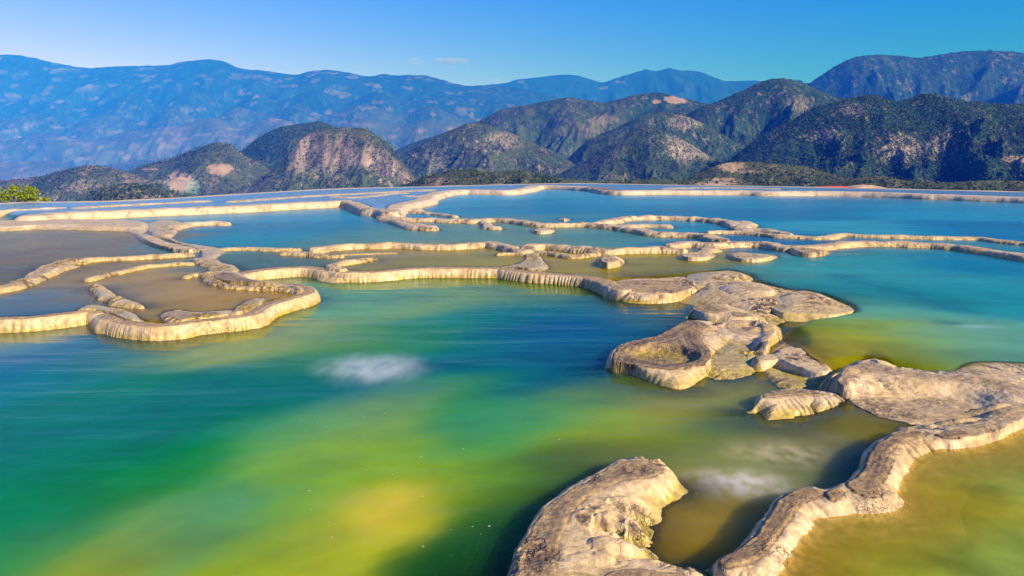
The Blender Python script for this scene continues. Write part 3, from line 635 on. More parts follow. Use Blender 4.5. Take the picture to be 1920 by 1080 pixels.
body("low rippled apron spreading right of the crater-shaped islet", [(1310, 612), (1350, 600), (1400, 600), (1440, 600), (1465, 615), (1468, 635), (1445, 650), (1440, 670), (1420, 700), (1360, 715), (1315, 705), (1290, 680), (1280, 640), (1285, 612)], [([(1428, 606), (1450, 615), (1452, 632), (1442, 646), (1430, 640), (1438, 624)], 0.10), ([(1360, 612), (1400, 610), (1420, 622), (1390, 628)], 0.075), ([(1345, 645), (1400, 650), (1405, 672), (1350, 690), (1335, 670)], 0.028)], crust=0.8, dark=0.25, flute=0.2, name="travertine_apron", cat="ledge", lobes=0.25, prof=1.0,
     bumps=[(1390, 612, .28, .12, 0.04), (1430, 622, .18, .12, 0.03), (1330, 628, .2, .2, 0.02)])
body("small smooth tan hump with a dark notch, right of the crater-shaped islet", [(1400, 686), (1412, 670), (1450, 664), (1475, 672), (1478, 684), (1452, 694), (1418, 696)], [([(1424, 670), (1445, 665), (1462, 670), (1450, 674), (1428, 675)], 0.075)], crust=0.1, dark=0.1, name="travertine_hump", cat="mound", flute=0.3, prof=1.1)

# ---- the big ledges at right
body("big tan ledge at the right edge of the picture, with scaly hollow in its middle", [(1536, 732), (1543, 714, 0.055), (1570, 695, 0.09), (1614, 677, 0.09), (1640, 675), (1680, 686, 0.10), (1730, 694, 0.10), (1790, 693, 0.10), (1827, 681, 0.10), (1920, 682, 0.10), (2040, 690, 0.10), (2060, 760, 0.06), (2000, 800, 0.06), (1930, 800, 0.06), (1870, 826, 0.06), (1800, 841, 0.06), (1700, 815), (1650, 800), (1600, 775), (1570, 755), (1560, 742)],
     [([(1566, 716), (1582, 701), (1605, 686), (1630, 680), (1675, 690), (1740, 701), (1800, 704), (1850, 708), (1920, 725), (1985, 742), (1960, 752), (1910, 742), (1850, 724), (1790, 715), (1740, 712), (1670, 702), (1630, 697), (1602, 706), (1585, 722)], 0.14), ([(1860, 790), (1890, 770), (1930, 755), (1950, 765), (1900, 795), (1860, 812), (1800, 820), (1750, 812), (1800, 803)], 0.12), ([(1598, 752), (1680, 756), (1740, 746), (1800, 752), (1830, 767), (1805, 784), (1740, 792), (1680, 786), (1620, 772)], 0.058)],
     crust=0.25, dark=0.25, flute=1.2, name="travertine_ledge", cat="ledge", lobes=0.9,
     bumps=[(1590, 716, .07, .07, 0.02), (1850, 775, .14, .05, .03), (1800, 795, .14, .05, .03), (1870, 692, .3, .2, .012)])
body("low cream block with a dark left end, beside the scaly hollow", [(1413, 766, 0.025), (1414, 755, 0.045), (1421, 743, 0.065), (1440, 734, 0.06), (1491, 728, 0.058), (1545, 733, 0.04), (1600, 742), (1615, 768), (1535, 781), (1477, 787), (1437, 789), (1423, 775)],
     [([(1428, 745), (1445, 737), (1491, 731), (1540, 736), (1535, 742), (1490, 741), (1445, 747)], 0.08)], crust=0.2, dark=0.6, flute=0.8, name="travertine_block", lobes=0.6, prof=1.1, bumps=[(1515, 766, .09, .06, -0.02)])
body("long winding ridge with two dark flat tops, in the bottom right corner", [(1332, 1066, 0.05), (1357, 1046, 0.075), (1383, 1026, 0.075), (1410, 990, 0.075), (1436, 956, 0.075), (1450, 938, 0.075), (1474, 922, 0.075), (1508, 914, 0.075), (1548, 913, 0.075), (1576, 908, 0.075), (1594, 893, 0.075), (1610, 872, 0.075), (1617, 852, 0.075), (1637, 828, 0.075), (1668, 813, 0.06001), (1698, 806), (1740, 806), (1800, 805), (1880, 790), (1930, 798, 0.06), (1850, 832, 0.06), (1795, 846, 0.06), (1768, 845, 0.06), (1734, 858, 0.06), (1712, 880, 0.06), (1690, 920, 0.06), (1698, 945, 0.06), (1690, 960, 0.06), (1655, 968, 0.06), (1590, 970, 0.06), (1543, 980, 0.06), (1515, 1008, 0.06), (1482, 1052, 0.06), (1460, 1090, 0.06), (1400, 1120, 0.06), (1340, 1110)],
     [([(1345, 1052), (1362, 1040), (1395, 1022), (1420, 995), (1446, 958), (1458, 940), (1480, 925), (1510, 918), (1538, 921), (1542, 930), (1518, 940), (1500, 952), (1478, 985), (1452, 1018), (1428, 1050), (1395, 1062), (1360, 1066)], 0.10),
      ([(1585, 908), (1602, 896), (1618, 878), (1625, 855), (1645, 832), (1672, 817), (1700, 809), (1735, 812), (1722, 822), (1690, 832), (1675, 850), (1672, 880), (1655, 910), (1652, 930), (1620, 932), (1592, 920)], 0.105),
      ([(1548, 925), (1575, 918), (1585, 930), (1560, 940)], 0.105), ([(1750, 815), (1800, 808), (1870, 800), (1850, 812), (1790, 824)], 0.11)],
     crust=0.2, dark=1.0, flute=1.6, name="travertine_ridge", cat="ridge", lobes=0.9, prof=1.0)
body("broad crusted islet at bottom centre, flat on its left and lobed on its right", [(945, 1120, 0.068), (953, 1080, 0.068), (958, 1056, 0.068), (969, 1021, 0.068), (979, 1004, 0.068), (1010, 950, 0.068), (1044, 927, 0.068), (1075, 906, 0.068), (1133, 874, 0.068), (1151, 861, 0.068), (1190, 856, 0.066), (1226, 860, 0.06), (1254, 874, 0.048), (1273, 898, 0.032), (1268, 925, 0.02), (1246, 955), (1240, 985), (1228, 1015), (1240, 1045), (1275, 1066), (1340, 1066), (1350, 1110), (1300, 1160), (1150, 1220), (960, 1180)],
     [([(962, 1100), (966, 1060), (978, 1025), (988, 1006), (1018, 955), (1050, 933), (1080, 912), (1136, 880), (1155, 867), (1190, 862), (1222, 866), (1238, 874), (1240, 887), (1215, 897), (1170, 903), (1130, 917), (1100, 935), (1075, 962), (1058, 1000), (1046, 1040), (1042, 1080), (1035, 1120), (1000, 1160)], 0.09),
      ([(1130, 1085), (1180, 1068), (1240, 1072), (1290, 1078), (1260, 1110), (1150, 1130)], 0.068)],
     crust=0.6, dark=0.62, flute=1.8, name="travertine_islet", lobes=1.1, prof=1.15, bumps=[(1165, 985, .12, .085, .035), (1150, 1030, .11, .065, .03), (1195, 950, .14, .06, .02), (1105, 985, .10, .10, .018), (1120, 1055, .12, .05, .018)])

# ================================================================ water sheets
NA, NR = 760, 720
az = np.radians(np.linspace(-56, 56, NA)); rr = np.geomspace(1.7, 62, NR)
A, R_ = np.meshgrid(az, rr, indexing='ij')
WX, WY = (R_ * np.sin(A)).ravel(), (R_ * np.cos(A)).ravel()
WZ, S1, S2, S3 = level(WX, WY)
ED, _ = sdf(WX, WY, np.vstack([EDGEW, [(60, 0.3), (60, -4), (-60, -4), (-60, 15)]]))
BED = np.full(WX.shape, -0.6)
for F in FEATS:
    x0, x1, y0, y1 = feat_bbox(F, 0.9)
    m = np.nonzero((WX > x0) & (WX < x1) & (WY > y0) & (WY < y1))[0]
    if len(m):
        BED[m] = np.maximum(BED[m], eval_feat(F, WX[m], WY[m], False)[0])
DEPTH = np.clip(WZ - BED, 0, None)

C0 = [(60, 665, 10, 90, 150), (170, 655, 15, 95, 140), (450, 735, 5, 90, 110), (330, 750, 8, 95, 100), (700, 738, 5, 88, 115), (840, 690, 8, 92, 110), (1010, 625, 5, 75, 130), (1090, 610, 5, 75, 135), (1060, 690, 8, 80, 120), (560, 735, 10, 100, 105), (330, 800, 8, 105, 110), (150, 780, 10, 105, 115), (70, 720, 15, 110, 120), (500, 770, 20, 110, 50), (360, 840, 40, 125, 40), (800, 640, 70, 130, 50), (60, 640, 165, 150, 80), (0, 690, 15, 105, 130), (140, 690, 15, 100, 110), (250, 662, 95, 125, 45), (330, 640, 150, 135, 70), (200, 745, 35, 120, 45), (20, 800, 20, 105, 90), (100, 850, 20, 115, 85), (80, 960, 40, 125, 95), (300, 890, 60, 130, 40), (120, 930, 50, 125, 55),  # deep blue entries paint the sky's reflection into the pool tint
      (480, 640, 160, 155, 65), (600, 655, 110, 140, 55), (560, 700, 30, 110, 60), (400, 745, 20, 105, 60), (280, 790, 15, 105, 90), (320, 830, 30, 115, 45), (380, 990, 90, 140, 100), (620, 830, 145, 165, 70), (520, 800, 105, 150, 95), (560, 870, 125, 155, 60), (740, 960, 200, 182, 60), (640, 1000, 178, 172, 65), (600, 1050, 165, 165, 60), (560, 980, 120, 150, 70),
      (900, 650, 20, 95, 95), (800, 570, 130, 145, 60), (680, 570, 110, 145, 90), (900, 600, 45, 115, 90), (1000, 590, 15, 85, 95), (1050, 640, 10, 75, 90), (1000, 545, 110, 120, 40), (860, 740, 70, 130, 45), (720, 760, 145, 160, 70), (700, 860, 140, 160, 45), (900, 840, 100, 145, 65), (900, 790, 75, 140, 95), (1000, 790, 90, 145, 85), (1100, 810, 145, 155, 40), (950, 900, 120, 145, 25),
      (920, 990, 50, 90, 15), (850, 1050, 45, 85, 15), (830, 920, 140, 155, 30), (1250, 830, 150, 145, 35), (1020, 710, 15, 90, 100), (1350, 800, 60, 90, 50), (1250, 760, 170, 150, 60), (1120, 740, 110, 130, 75), (40, 1060, 75, 130, 70), (180, 1070, 165, 160, 50), (400, 1060, 150, 155, 45), (300, 1010, 110, 145, 90), (1090, 870, 110, 100, 30), (1500, 690, 180, 150, 40), (1020, 900, 60, 95, 25), (930, 1070, 35, 65, 10),
      (1380, 990, 175, 138, 35), (1330, 950, 205, 165, 60), (1500, 860, 75, 85, 60), (1400, 870, 150, 145, 75), (1320, 1020, 185, 145, 45), (1350, 730, 160, 145, 60), (1300, 740, 150, 140, 55), (1450, 830, 160, 140, 75), (1400, 910, 170, 160, 110), (1560, 820, 150, 125, 60), (1220, 585, 110, 100, 60), (1150, 600, 15, 75, 90)]
C1_ = [(100, 450, 120, 108, 75), (20, 480, 112, 94, 66), (200, 460, 112, 96, 62), (60, 510, 96, 84, 62), (80, 560, 88, 98, 125), (200, 550, 130, 114, 88), (120, 580, 45, 85, 128), (140, 525, 135, 120, 92), (250, 530, 150, 130, 92), (20, 575, 100, 105, 122), (330, 545, 150, 132, 96), (330, 580, 125, 112, 82), (450, 560, 150, 130, 95), (500, 490, 92, 102, 95), (570, 495, 80, 95, 92), (800, 490, 135, 120, 90), (900, 480, 140, 128, 98), (720, 472, 135, 128, 105), (1150, 515, 145, 130, 92), (1250, 500, 135, 125, 90), (1060, 490, 150, 132, 95),
       (560, 430, 30, 115, 150), (450, 450, 45, 125, 150), (400, 400, 60, 140, 165), (620, 400, 50, 135, 165), (700, 440, 100, 130, 125), (850, 440, 110, 130, 118), (1000, 448, 120, 135, 118), (1150, 440, 95, 130, 130), (1000, 385, 15, 125, 165), (850, 380, 40, 145, 180), (1000, 365, 80, 160, 190), (1200, 375, 40, 145, 180), (1400, 385, 20, 130, 170), (1500, 395, 15, 115, 160), (1420, 400, 15, 115, 160), (1700, 395, 60, 145, 180), (1850, 400, 60, 145, 180), (1600, 430, 80, 155, 180), (1850, 430, 30, 115, 165), (1300, 422, 50, 130, 165), (1430, 446, 25, 95, 145),
       (1500, 505, 65, 135, 140), (1450, 520, 85, 130, 125), (1600, 540, 40, 120, 130), (1700, 520, 55, 140, 160), (1750, 560, 30, 115, 130), (1900, 500, 20, 105, 150), (1880, 560, 40, 130, 150), (1600, 500, 45, 125, 140), (1600, 610, 130, 150, 100), (1800, 630, 105, 155, 140), (1850, 660, 95, 140, 120), (1700, 640, 140, 155, 95), (1500, 640, 160, 152, 70), (1560, 660, 150, 145, 75), (1700, 675, 110, 115, 60), (1650, 580, 100, 150, 130)]
C3 = [(1750, 900, 172, 146, 55), (1650, 1000, 165, 145, 70), (1780, 950, 165, 145, 55), (1880, 900, 125, 132, 75), (1880, 1040, 130, 138, 75), (1700, 1060, 140, 138, 60), (1550, 1040, 155, 125, 50), (1850, 860, 160, 140, 70)]
C3 = [(p[0], p[1], p[2] * 1.08, p[3] * 1.08, p[4] * 1.1) for p in C3]
C1_ = [(p[0], p[1], p[2] * 1.1, p[3], p[4] * 0.5) if p[2] > p[4] * 1.02 else p for p in C1_]
def soften(p):
    if p[0] > 1400 and 480 < p[1] < 690 and p[4] > p[2]: return (p[0], p[1], p[2] * 0.8 + 30, p[3] * 0.8 + 34, p[4] * 0.8 + 34)
    if p[0] < 750 and p[1] > 430 and p[2] > p[4]: return (p[0], p[1], min(255, p[2] * 1.08), p[3] * 1.01, p[4] * 1.45)
    return p
C1_ = [soften(p) for p in C1_]
def spread(pts, z, sa, sl):
    P = np.array([on_level(p[0], p[1], z) for p in pts]); C = np.array([lin(p[2:5]) for p in pts])
    u, v = np.arctan2(P[:, 0], P[:, 1]), np.log(np.hypot(P[:, 0], P[:, 1]))
    wa = A.ravel(); wv = np.log(R_.ravel())
    sl_ = wv - 0.35 * wa
    wv = wv + 0.05 * fbm(wa * 4, sl_ * 7 + 4, 3); wa2 = wa + 0.06 * fbm(wa * 4 + 9, sl_ * 8, 3)
    num = np.zeros((len(wa), 3)); den = np.zeros(len(wa))
    for i in range(len(P)):
        du, dv = (wa2 - u[i]), (wv - v[i])
        dv = dv - 0.35 * du                      # the drift of the current, slanting up to the right
        q = (du / sa) ** 2 + (dv / sl) ** 2
        w = np.exp(-0.5 * np.minimum(q, 60)) + 0.003 / (1 + q)
        num += w[:, None] * C[i]; den += w
    return num / den[:, None]
TINT = np.where((S1 > 0)[:, None], spread(C1_, Z1, 0.05, 0.05), spread(C0, Z0, 0.055, 0.06))
TINT = np.where((S3 > 0)[:, None], spread(C3, Z3, 0.05, 0.05), TINT)
TINT = np.where((S2 > 0)[:, None], np.array([0.30, 0.40, 0.55]), TINT)
TINT = TINT ** np.array([1.18, 1.0, 1.08]) * np.array([0.90, 0.98, 0.85])
sl_all = np.log(R_.ravel()) - 0.35 * A.ravel()
lum_ = (TINT @ np.array([0.3, 0.6, 0.1]))[:, None]
TINT = np.clip(lum_ + (TINT - lum_) * 1.08, 0.002, 0.9)
streak = 0.6 * fbm(A.ravel() * 3.0, sl_all * 9, 3) + 0.5 * fbm(WX * 0.7 - WY * 0.2, WY * 2.2 + WX * 0.8, 4)
TINT *= (1 + 0.27 * streak)[:, None]
mottle = fbm(WX * 3.2, WY * 3.2, 5, 0.6)
TINT *= (1 + np.where(S3 > 0, 0.55, 0.16) * mottle)[:, None]
def blob(px, py, z, ra, rd, c, am, pw=1.0, fine=False):
    global TINT
    bx, by = on_level(px, py, z)
    q = np.sqrt(((WX - bx) / ra) ** 2 + ((WY - by) / rd) ** 2) + 0.28 * fbm(WX * 3, WY * 1.5, 3) + 0.08 * fbm(WX * 9, WY * 4, 3)
    TINT = mix3(TINT, lin(c), am * sstep(1.1, 0.1, q) * np.clip((0.65 + 1.1 * fbm(WX * 13, WY * 9, 3)) if fine else (0.8 + 0.8 * fbm(WX * 6, WY * 2.2, 3)), 0.05, 1))
blob(700, 690, 0, 0.50, 0.55, (195, 210, 195), 0.75, 0.7)      # the spring boiling up in the green pool
blob(660, 688, 0, 0.10, 0.10, (110, 140, 150), 0.6)
blob(725, 960, 0, 0.34, 0.38, (215, 190, 60), 0.5, 0.7)
blob(1380, 905, 0, 0.34, 0.24, (225, 220, 200), 0.95, fine=True)
blob(1470, 850, 0, 0.40, 0.26, (205, 192, 135), 0.6, fine=True)
blob(1775, 605, Z1, 0.20, 0.16, (40, 95, 100), 0.7)
blob(1840, 612, Z1, 0.30, 0.10, (150, 185, 180), 0.5)
for q_ in ((1585, 518), (1625, 530), (1665, 541), (1705, 552), (1745, 564), (1785, 577)): blob(q_[0], q_[1], Z1, 0.42, 0.34, (12, 92, 112), 0.55)
MURK = np.clip(1 - np.exp(-DEPTH / 0.085), 0, 1)
MURK = np.clip(0.14 + 0.86 * MURK * (1 + 0.25 * streak), 0, 1)
RIP = 0.25 + 0.5 * sstep(1.2, 0.0, DEPTH * 12)
WFACE = grid_faces(NA, NR)
def water(name, mask, mat):
    f = WFACE[mask]
    V, f, at = compact(np.column_stack([WX, WY, WZ]), f, {"tint": TINT, "murk": MURK, "ripple": RIP})
    return structure(make_mesh(name, V, f, at, mat))
fs1 = S1[WFACE].mean(1); fs2 = S2[WFACE].mean(1); fe = ED[WFACE].min(1)
fs3 = S3[WFACE].mean(1)
water("green_pool_water", (fs1 <= 0) & (fs3 <= 0), WATER)
water("corner_pool_water", (fs1 <= 0) & (fs3 > 0), WATER_MILKY)
water("middle_pool_water", (fs1 > 0) & (fs2 <= 0) & (fe > -0.2), WATER_MILKY)
water("far_terrace_water", (fs1 > 0) & (fs2 > 0) & (fe > 0.0), WATER_FILM)

# ================================================================ the stone bodies
for F in FEATS: build_feat(F)

# ---- the ground of the terrace, ending in the cliff
edge = [tuple(p) for p in EDGEW] + [(60, 14), (60, -20), (-60, -20), (-60, 14)]
n = len(edge)
V = [(x, y, -0.62) for x, y in edge] + [(x * 1.04, y * 1.04, -60.0) for x, y in edge]
Fq = [(i, (i + 1) % n, n + (i + 1) % n, n + i) for i in range(n)]
me = bpy.data.meshes.new("terrace_ground")
me.from_pydata(V, [], [tuple(range(n))] + [tuple(reversed(q)) for q in Fq]); me.update()
tg = bpy.data.objects.new("terrace_ground", me); col.objects.link(tg); structure(tg)
me.materials.append(flat_material("pool_bed_mud", (0.42, 0.34, 0.12)))
# top edge of the far terrace: a low stone sill that carries the film of water
L = smooth_line(EDGEW, 4); sv = []; prof = [(-0.35, Z2 - 0.03), (-0.1, Z2 + 0.02), (0.25, Z2 + 0.012), (0.6, Z2 - 0.12), (0.9, Z2 - 0.8), (1.1, -20)]
nrm = np.gradient(L, axis=0); nrm = np.column_stack([-nrm[:, 1], nrm[:, 0]]); nrm /= np.linalg.norm(nrm, axis=1)[:, None]
for dx_, z_ in prof:
    wob = 0.02 * fbm(L[:, 0] * 0.8, L[:, 1] * 0.8, 3) if z_ > 0.2 else 0
    sv.append(np.column_stack([L + nrm * dx_, np.full(len(L), z_) + wob]))
sv = np.array(sv)
o = make_mesh("terrace_sill", sv.reshape(-1, 3), grid_faces(len(prof), len(L))[:, ::-1], {"tint": np.tile(PALE * 0.95, (sv.shape[0] * sv.shape[1], 1)), "wet": np.full(sv.shape[0] * sv.shape[1], 0.5)}, ROCK)
structure(o)

# ================================================================ mountains
GREEN = np.array([0.008, 0.043, 0.020]); OLIVE = np.array([0.058, 0.082, 0.030]); SOIL = np.array([0.24, 0.165, 0.115]); STONE = np.array([0.38, 0.32, 0.25]); FIELD = np.array([0.42, 0.30, 0.20])
def hill(name, ridge, D, W, zfoot, nu, nv, carve=0.4, spur=5.0, skew=0.3, pw=1.15, back=0.35, patches=(), rock=0.25, green=0.5, mat=None, seed=0, fields=0.0, trees=0, tsize=5.0, cliff=None, yvar=0.0, iso=1.3):
    if D < 3100: D *= 0.62; W *= 0.62; zfoot *= 0.62; tsize *= 0.62
    carve *= 1.45
    P = smooth_line(np.array([at_dist(p[0], p[1], D) for p in ridge]), 6)
    u = np.linspace(P[0, 0], P[-1, 0], nu); zc0 = np.interp(u, P[:, 0], P[:, 1])
    v = np.concatenate([np.linspace(-back, 0, max(6, nv // 8), endpoint=False), np.linspace(0, 1, nv) ** 1.15])
    U, Vv = np.meshgrid(u, v, indexing='ij')
    rel = W
    warp = fbm(U / rel * 1.7 + seed, Vv * 1.7 + seed * 3.1, 3)
    us = U + rel * (skew * Vv + 0.28 * Vv * warp)
    zc = np.interp(np.clip(U + 0.25 * rel * Vv * warp, P[0, 0], P[-1, 0]), u, zc0)
    vp = np.clip(Vv, 0, 1)
    shp = np.where(Vv >= 0, (1 - vp) ** pw, 1 - (np.abs(Vv) / max(back, 1e-3)) ** 1.3 * 0.8)
    if cliff is not None:
        qc = q = cliff * (1 + 0.9 * fbm(U / rel * 5 + 3, U * 0 + 2.2, 3)); shp = np.where(Vv >= 0, np.where(vp < q, 1 - 0.06 * (vp / q), np.where(vp < q + 0.07, 0.94 - 0.34 * np.clip((vp - q) / 0.07, 0, 1), 0.60 * (1 - np.clip((vp - q - 0.07) / (1 - q - 0.07), 0, 1)) ** 1.1)), shp)
    env = sstep(0.0, 0.30, vp) * (1 - 0.55 * vp)
    rg = 0.62 * ridged(us / rel * spur * 0.5 + seed * 7.3, Vv * iso + seed + 0.5 * warp, 4, 0.45) + 0.38 * ridged(us / rel * spur * 1.4 + 0.5 * warp + seed * 3.3, Vv * iso * 3.2 + seed - 0.8 * warp, 3, 0.5)
    cv = carve * env * np.clip(1.02 - rg, 0, 1) * 1.5
    z = zfoot + (zc - zfoot) * np.clip(shp - cv, -0.1, 1.05)
    z += (zc - zfoot) * 0.022 * fbm(us / rel * 22, Vv * 20, 4) * sstep(0.0, 0.1, np.abs(Vv)) + (zc - zfoot) * 0.006 * fbm(U / rel * 60, Vv * 5, 2)
    yv = yvar * rel * fbm(U / rel * 0.8 + seed, U * 0 + seed, 2)
    Y = D + yv - Vv * W
    X = U * (0.45 + 0.55 * (Y / D)) if W > 0.4 * D else U
    X, Y, z = X.ravel(), Y.ravel(), z.ravel()
    rgf = rg.ravel(); sh = Vv.ravel()
    n1 = fbm(X / rel * 9 + seed, Y / rel * 9, 5, 0.6); n2 = fbm(X / rel * 34, Y / rel * 34 + seed, 4, 0.65); n3 = fbm(X / rel * 110, Y / rel * 110 + seed, 3, 0.7)
    c = np.tile(OLIVE, (len(X), 1))
    c = mix3(c, SOIL, sstep(-0.05, 0.35, n1 + 0.5 * n2) * 0.6)
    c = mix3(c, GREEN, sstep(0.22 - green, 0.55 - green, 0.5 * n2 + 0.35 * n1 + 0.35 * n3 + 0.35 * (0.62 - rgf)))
    c = mix3(c, STONE, rock * sstep(0.10, 0.3, 0.55 * n2 + 0.4 * n3 + 0.3 * n1 + 0.10 * (rgf - 0.6)) * 1.6 * np.clip(1.2 - green * 0.4, 0, 1))
    if fields:
        wd, wv = worley(X / (0.013 * D) + 0.9 * n1, z / (0.005 * D) + 0.9 * n2)
        fm = (wv > 1 - fields * (0.35 + 1.0 * sstep(0.2, 0.65, sh))) * sstep(0.62, 0.38, wd + 0.3 * n2)
        fm = fm * (0.25 + 0.75 * sstep(0.10, 0.5, sh)) * 0.75
        c = mix3(c, FIELD * (0.75 + 0.6 * (wv[:, None] * 7 % 1)), fm * 0.9)
        gm = ((wv * 13) % 1 > 0.93) * sstep(0.5, 0.3, wd) * sstep(0.6, 0.8, sh)
        c = mix3(c, np.array([0.20, 0.32, 0.22]), gm * 0.8)
    px, py = project(X, Y, z)
    for q in patches:
        e = ((px - q[0]) / q[2]) ** 2 + ((py - q[1]) / q[3]) ** 2
        am = 0.75 * q[5] * sstep(1.15, 0.6, e + 1.3 * n2 + 0.8 * n1)
        if len(q) > 6: am = am * sstep(-0.12, 0.22, n3 + 0.5 * n2 + q[6])
        c = mix3(c, np.asarray(q[4]), np.clip(am, 0, 1) * (sh > 0))
    if cliff is not None:
        cm = np.exp(-((sh - qc.ravel() - 0.045) / 0.05) ** 2) * sstep(-0.35, 0.1, n1 + fbm(X / rel * 6, Y * 0 + 8, 2))
        stripe = sstep(-0.3, 0.25, fbm(X / rel * 34 + n2, sh * 2, 4, 0.65))
        c = mix3(c, STONE * 0.72, np.clip(cm * (0.35 + 0.75 * stripe), 0, 1))
        c = mix3(c, np.array([0.09, 0.08, 0.07]), np.clip(cm * (1 - stripe) * 0.8, 0, 1))
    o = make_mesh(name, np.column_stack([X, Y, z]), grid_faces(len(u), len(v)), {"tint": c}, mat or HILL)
    structure(o)
    if trees:
        trees = int(trees * 2.4)
        r = np.random.RandomState(seed + 11)
        dens = sstep(0.32 - green, 0.6 - green, 0.5 * n2 + 0.35 * n1 + 0.35 * (0.62 - rgf)) + 0.12
        lum = c.sum(1); dens = dens * (lum < 0.45)
        vis = (px > -60) & (px < 1980) & (py < 385) & (sh > -0.03)
        # spread evenly over the ground as it is seen, not over the uneven mesh
        pr = np.clip(dens, 0, 1) * vis
        dpy = np.abs(np.gradient(py.reshape(U.shape), axis=1)).ravel()
        pr = pr * np.clip(dpy, 0.05, 4)
        pr /= pr.sum()
        ids = r.choice(len(X), trees, p=pr)
        TREES.append((X[ids] + r.randn(trees) * 4, Y[ids] + r.randn(trees) * 4, z[ids], tsize * (0.24 + 0.45 * r.rand(trees)), seed))
        scatter("hillside_trees", *TREES[-1])
    return o
TREES = []
def ico():
    g = (1 + 5 ** .5) / 2
    v = np.array([(-1, g, 0), (1, g, 0), (-1, -g, 0), (1, -g, 0), (0, -1, g), (0, 1, g), (0, -1, -g), (0, 1, -g), (g, 0, -1), (g, 0, 1), (-g, 0, -1), (-g, 0, 1)], float)
    f = np.array([(0, 11, 5), (0, 5, 1), (0, 1, 7), (0, 7, 10), (0, 10, 11), (1, 5, 9), (5, 11, 4), (11, 10, 2), (10, 7, 6), (7, 1, 8), (3, 9, 4), (3, 4, 2), (3, 2, 6), (3, 6, 8), (3, 8, 9), (4, 9, 5), (2, 4, 11), (6, 2, 10), (8, 6, 7), (9, 8, 1)])
    return v / np.linalg.norm(v[0]), f
ICO = ico()
def scatter(name, X, Y, Z, S, seed):
    r = np.random.RandomState(seed); n = len(X)
    v = ICO[0][None] * (1 + 0.35 * r.randn(n, 12, 1).clip(-1, 1)) * S[:, None, None] * 0.5
    v[:, :, 2] *= 0.75
    v = v + np.stack([X, Y, Z + S * 0.15], -1)[:, None]
    f = ICO[1][None] + (np.arange(n) * 12)[:, None, None]
    k = r.rand(n, 1)
    c = GREEN * 0.9 + k * (np.array([0.045, 0.098, 0.032]) - GREEN)
    c = np.where(r.rand(n, 1) < 0.12, np.array([0.15, 0.12, 0.07]), c)
    o = make_mesh(name, v.reshape(-1, 3), f.reshape(-1, 3), {"tint": np.repeat(c, 12, 0)}, SCRUB, smooth=False)
    return stuff(o)

PK = (0.40, 0.29, 0.22); RK = (0.42, 0.34, 0.29); FD = (0.46, 0.32, 0.21); GR = (0.16, 0.30, 0.24); DG = (0.03, 0.05, 0.028); SD = (0.5, 0.36, 0.2)
hill("mountain_range", [(-420, 160), (-250, 125), (-100, 112), (0, 103), (30, 103), (60, 108), (100, 117), (150, 126), (175, 127), (230, 124), (310, 122), (340, 116), (385, 111.5), (420, 115), (450, 128), (500, 133), (554, 140), (575, 135), (604, 131), (643, 134), (687, 143), (710, 140), (726, 139), (745, 142), (761, 140), (780, 141), (797, 141), (820, 147), (844, 154), (870, 160), (886, 161), (920, 159), (960, 163), (1020, 175), (1100, 200), (1200, 240), (1350, 300)], 7400, 4600, -260, 760, 300, carve=0.40, spur=9, skew=0.5, iso=2.4, pw=1.25, rock=0.05, green=0.60, mat=FAR, seed=1, fields=0.42)
hill("mountain_range", [(780, 230), (860, 175), (900, 161), (945, 156), (970, 149), (1000, 146), (1047, 140.5), (1080, 141), (1105, 148), (1130, 154), (1160, 145), (1200, 133), (1210, 130), (1232, 133), (1255, 127.5), (1275, 132), (1310, 134), (1350, 149), (1370, 152), (1420, 151), (1440, 156), (1470, 154), (1500, 150), (1515, 156), (1600, 150), (1750, 170), (2000, 160), (2300, 190)], 10000, 3600, -200, 560, 150, carve=0.45, spur=8, skew=0.4, iso=3.0, pw=1.2, rock=0.05, green=0.9, mat=FAR, seed=2, fields=0.06)
hill("foothills", [(-350, 178), (-200, 192), (-60, 178), (60, 196), (110, 186), (170, 204), (240, 178), (300, 196), (360, 170), (430, 200), (480, 176), (530, 190), (590, 166), (650, 192), (710, 170), (770, 190), (830, 178), (900, 198), (960, 188), (1040, 210), (1120, 240)], 6400, 2100, -200, 700, 130, carve=0.52, spur=7, skew=0.5, iso=2.6, pw=1.0, rock=0.05, green=0.55, mat=FAR, seed=21, fields=0.36)
hill("foothills", [(-350, 232), (-120, 215), (0, 226), (70, 212), (140, 232), (200, 214), (270, 226), (320, 204), (390, 228), (440, 200), (500, 214), (560, 196), (610, 216), (680, 196), (750, 214), (810, 200), (870, 222), (940, 214), (1010, 238), (1100, 262)], 5600, 1900, -220, 640, 120, carve=0.52, spur=7, skew=0.5, iso=2.6, pw=1.0, rock=0.06, green=0.40, mat=FAR, seed=22, fields=0.45)
hill("foothills", [(-250, 255), (0, 262), (80, 248), (160, 262), (250, 246), (330, 236), (400, 220), (450, 238), (520, 222), (600, 246), (680, 222), (740, 236), (800, 226), (860, 238), (930, 232), (1000, 250), (1100, 280)], 4800, 2200, -300, 620, 200, carve=0.55, spur=7, skew=0.4, iso=2.6, pw=1.1, rock=0.08, green=0.22, mat=FAR, seed=5, fields=0.5)
hill("foothills", [(-250, 320), (0, 306), (90, 302), (170, 312), (260, 300), (340, 296), (420, 310), (520, 300), (600, 330), (700, 330)], 3600, 1500, -300, 420, 140, carve=0.35, spur=5, skew=0.2, pw=1.0, rock=0.1, green=0.25, mat=FAR, seed=6, fields=0.5)
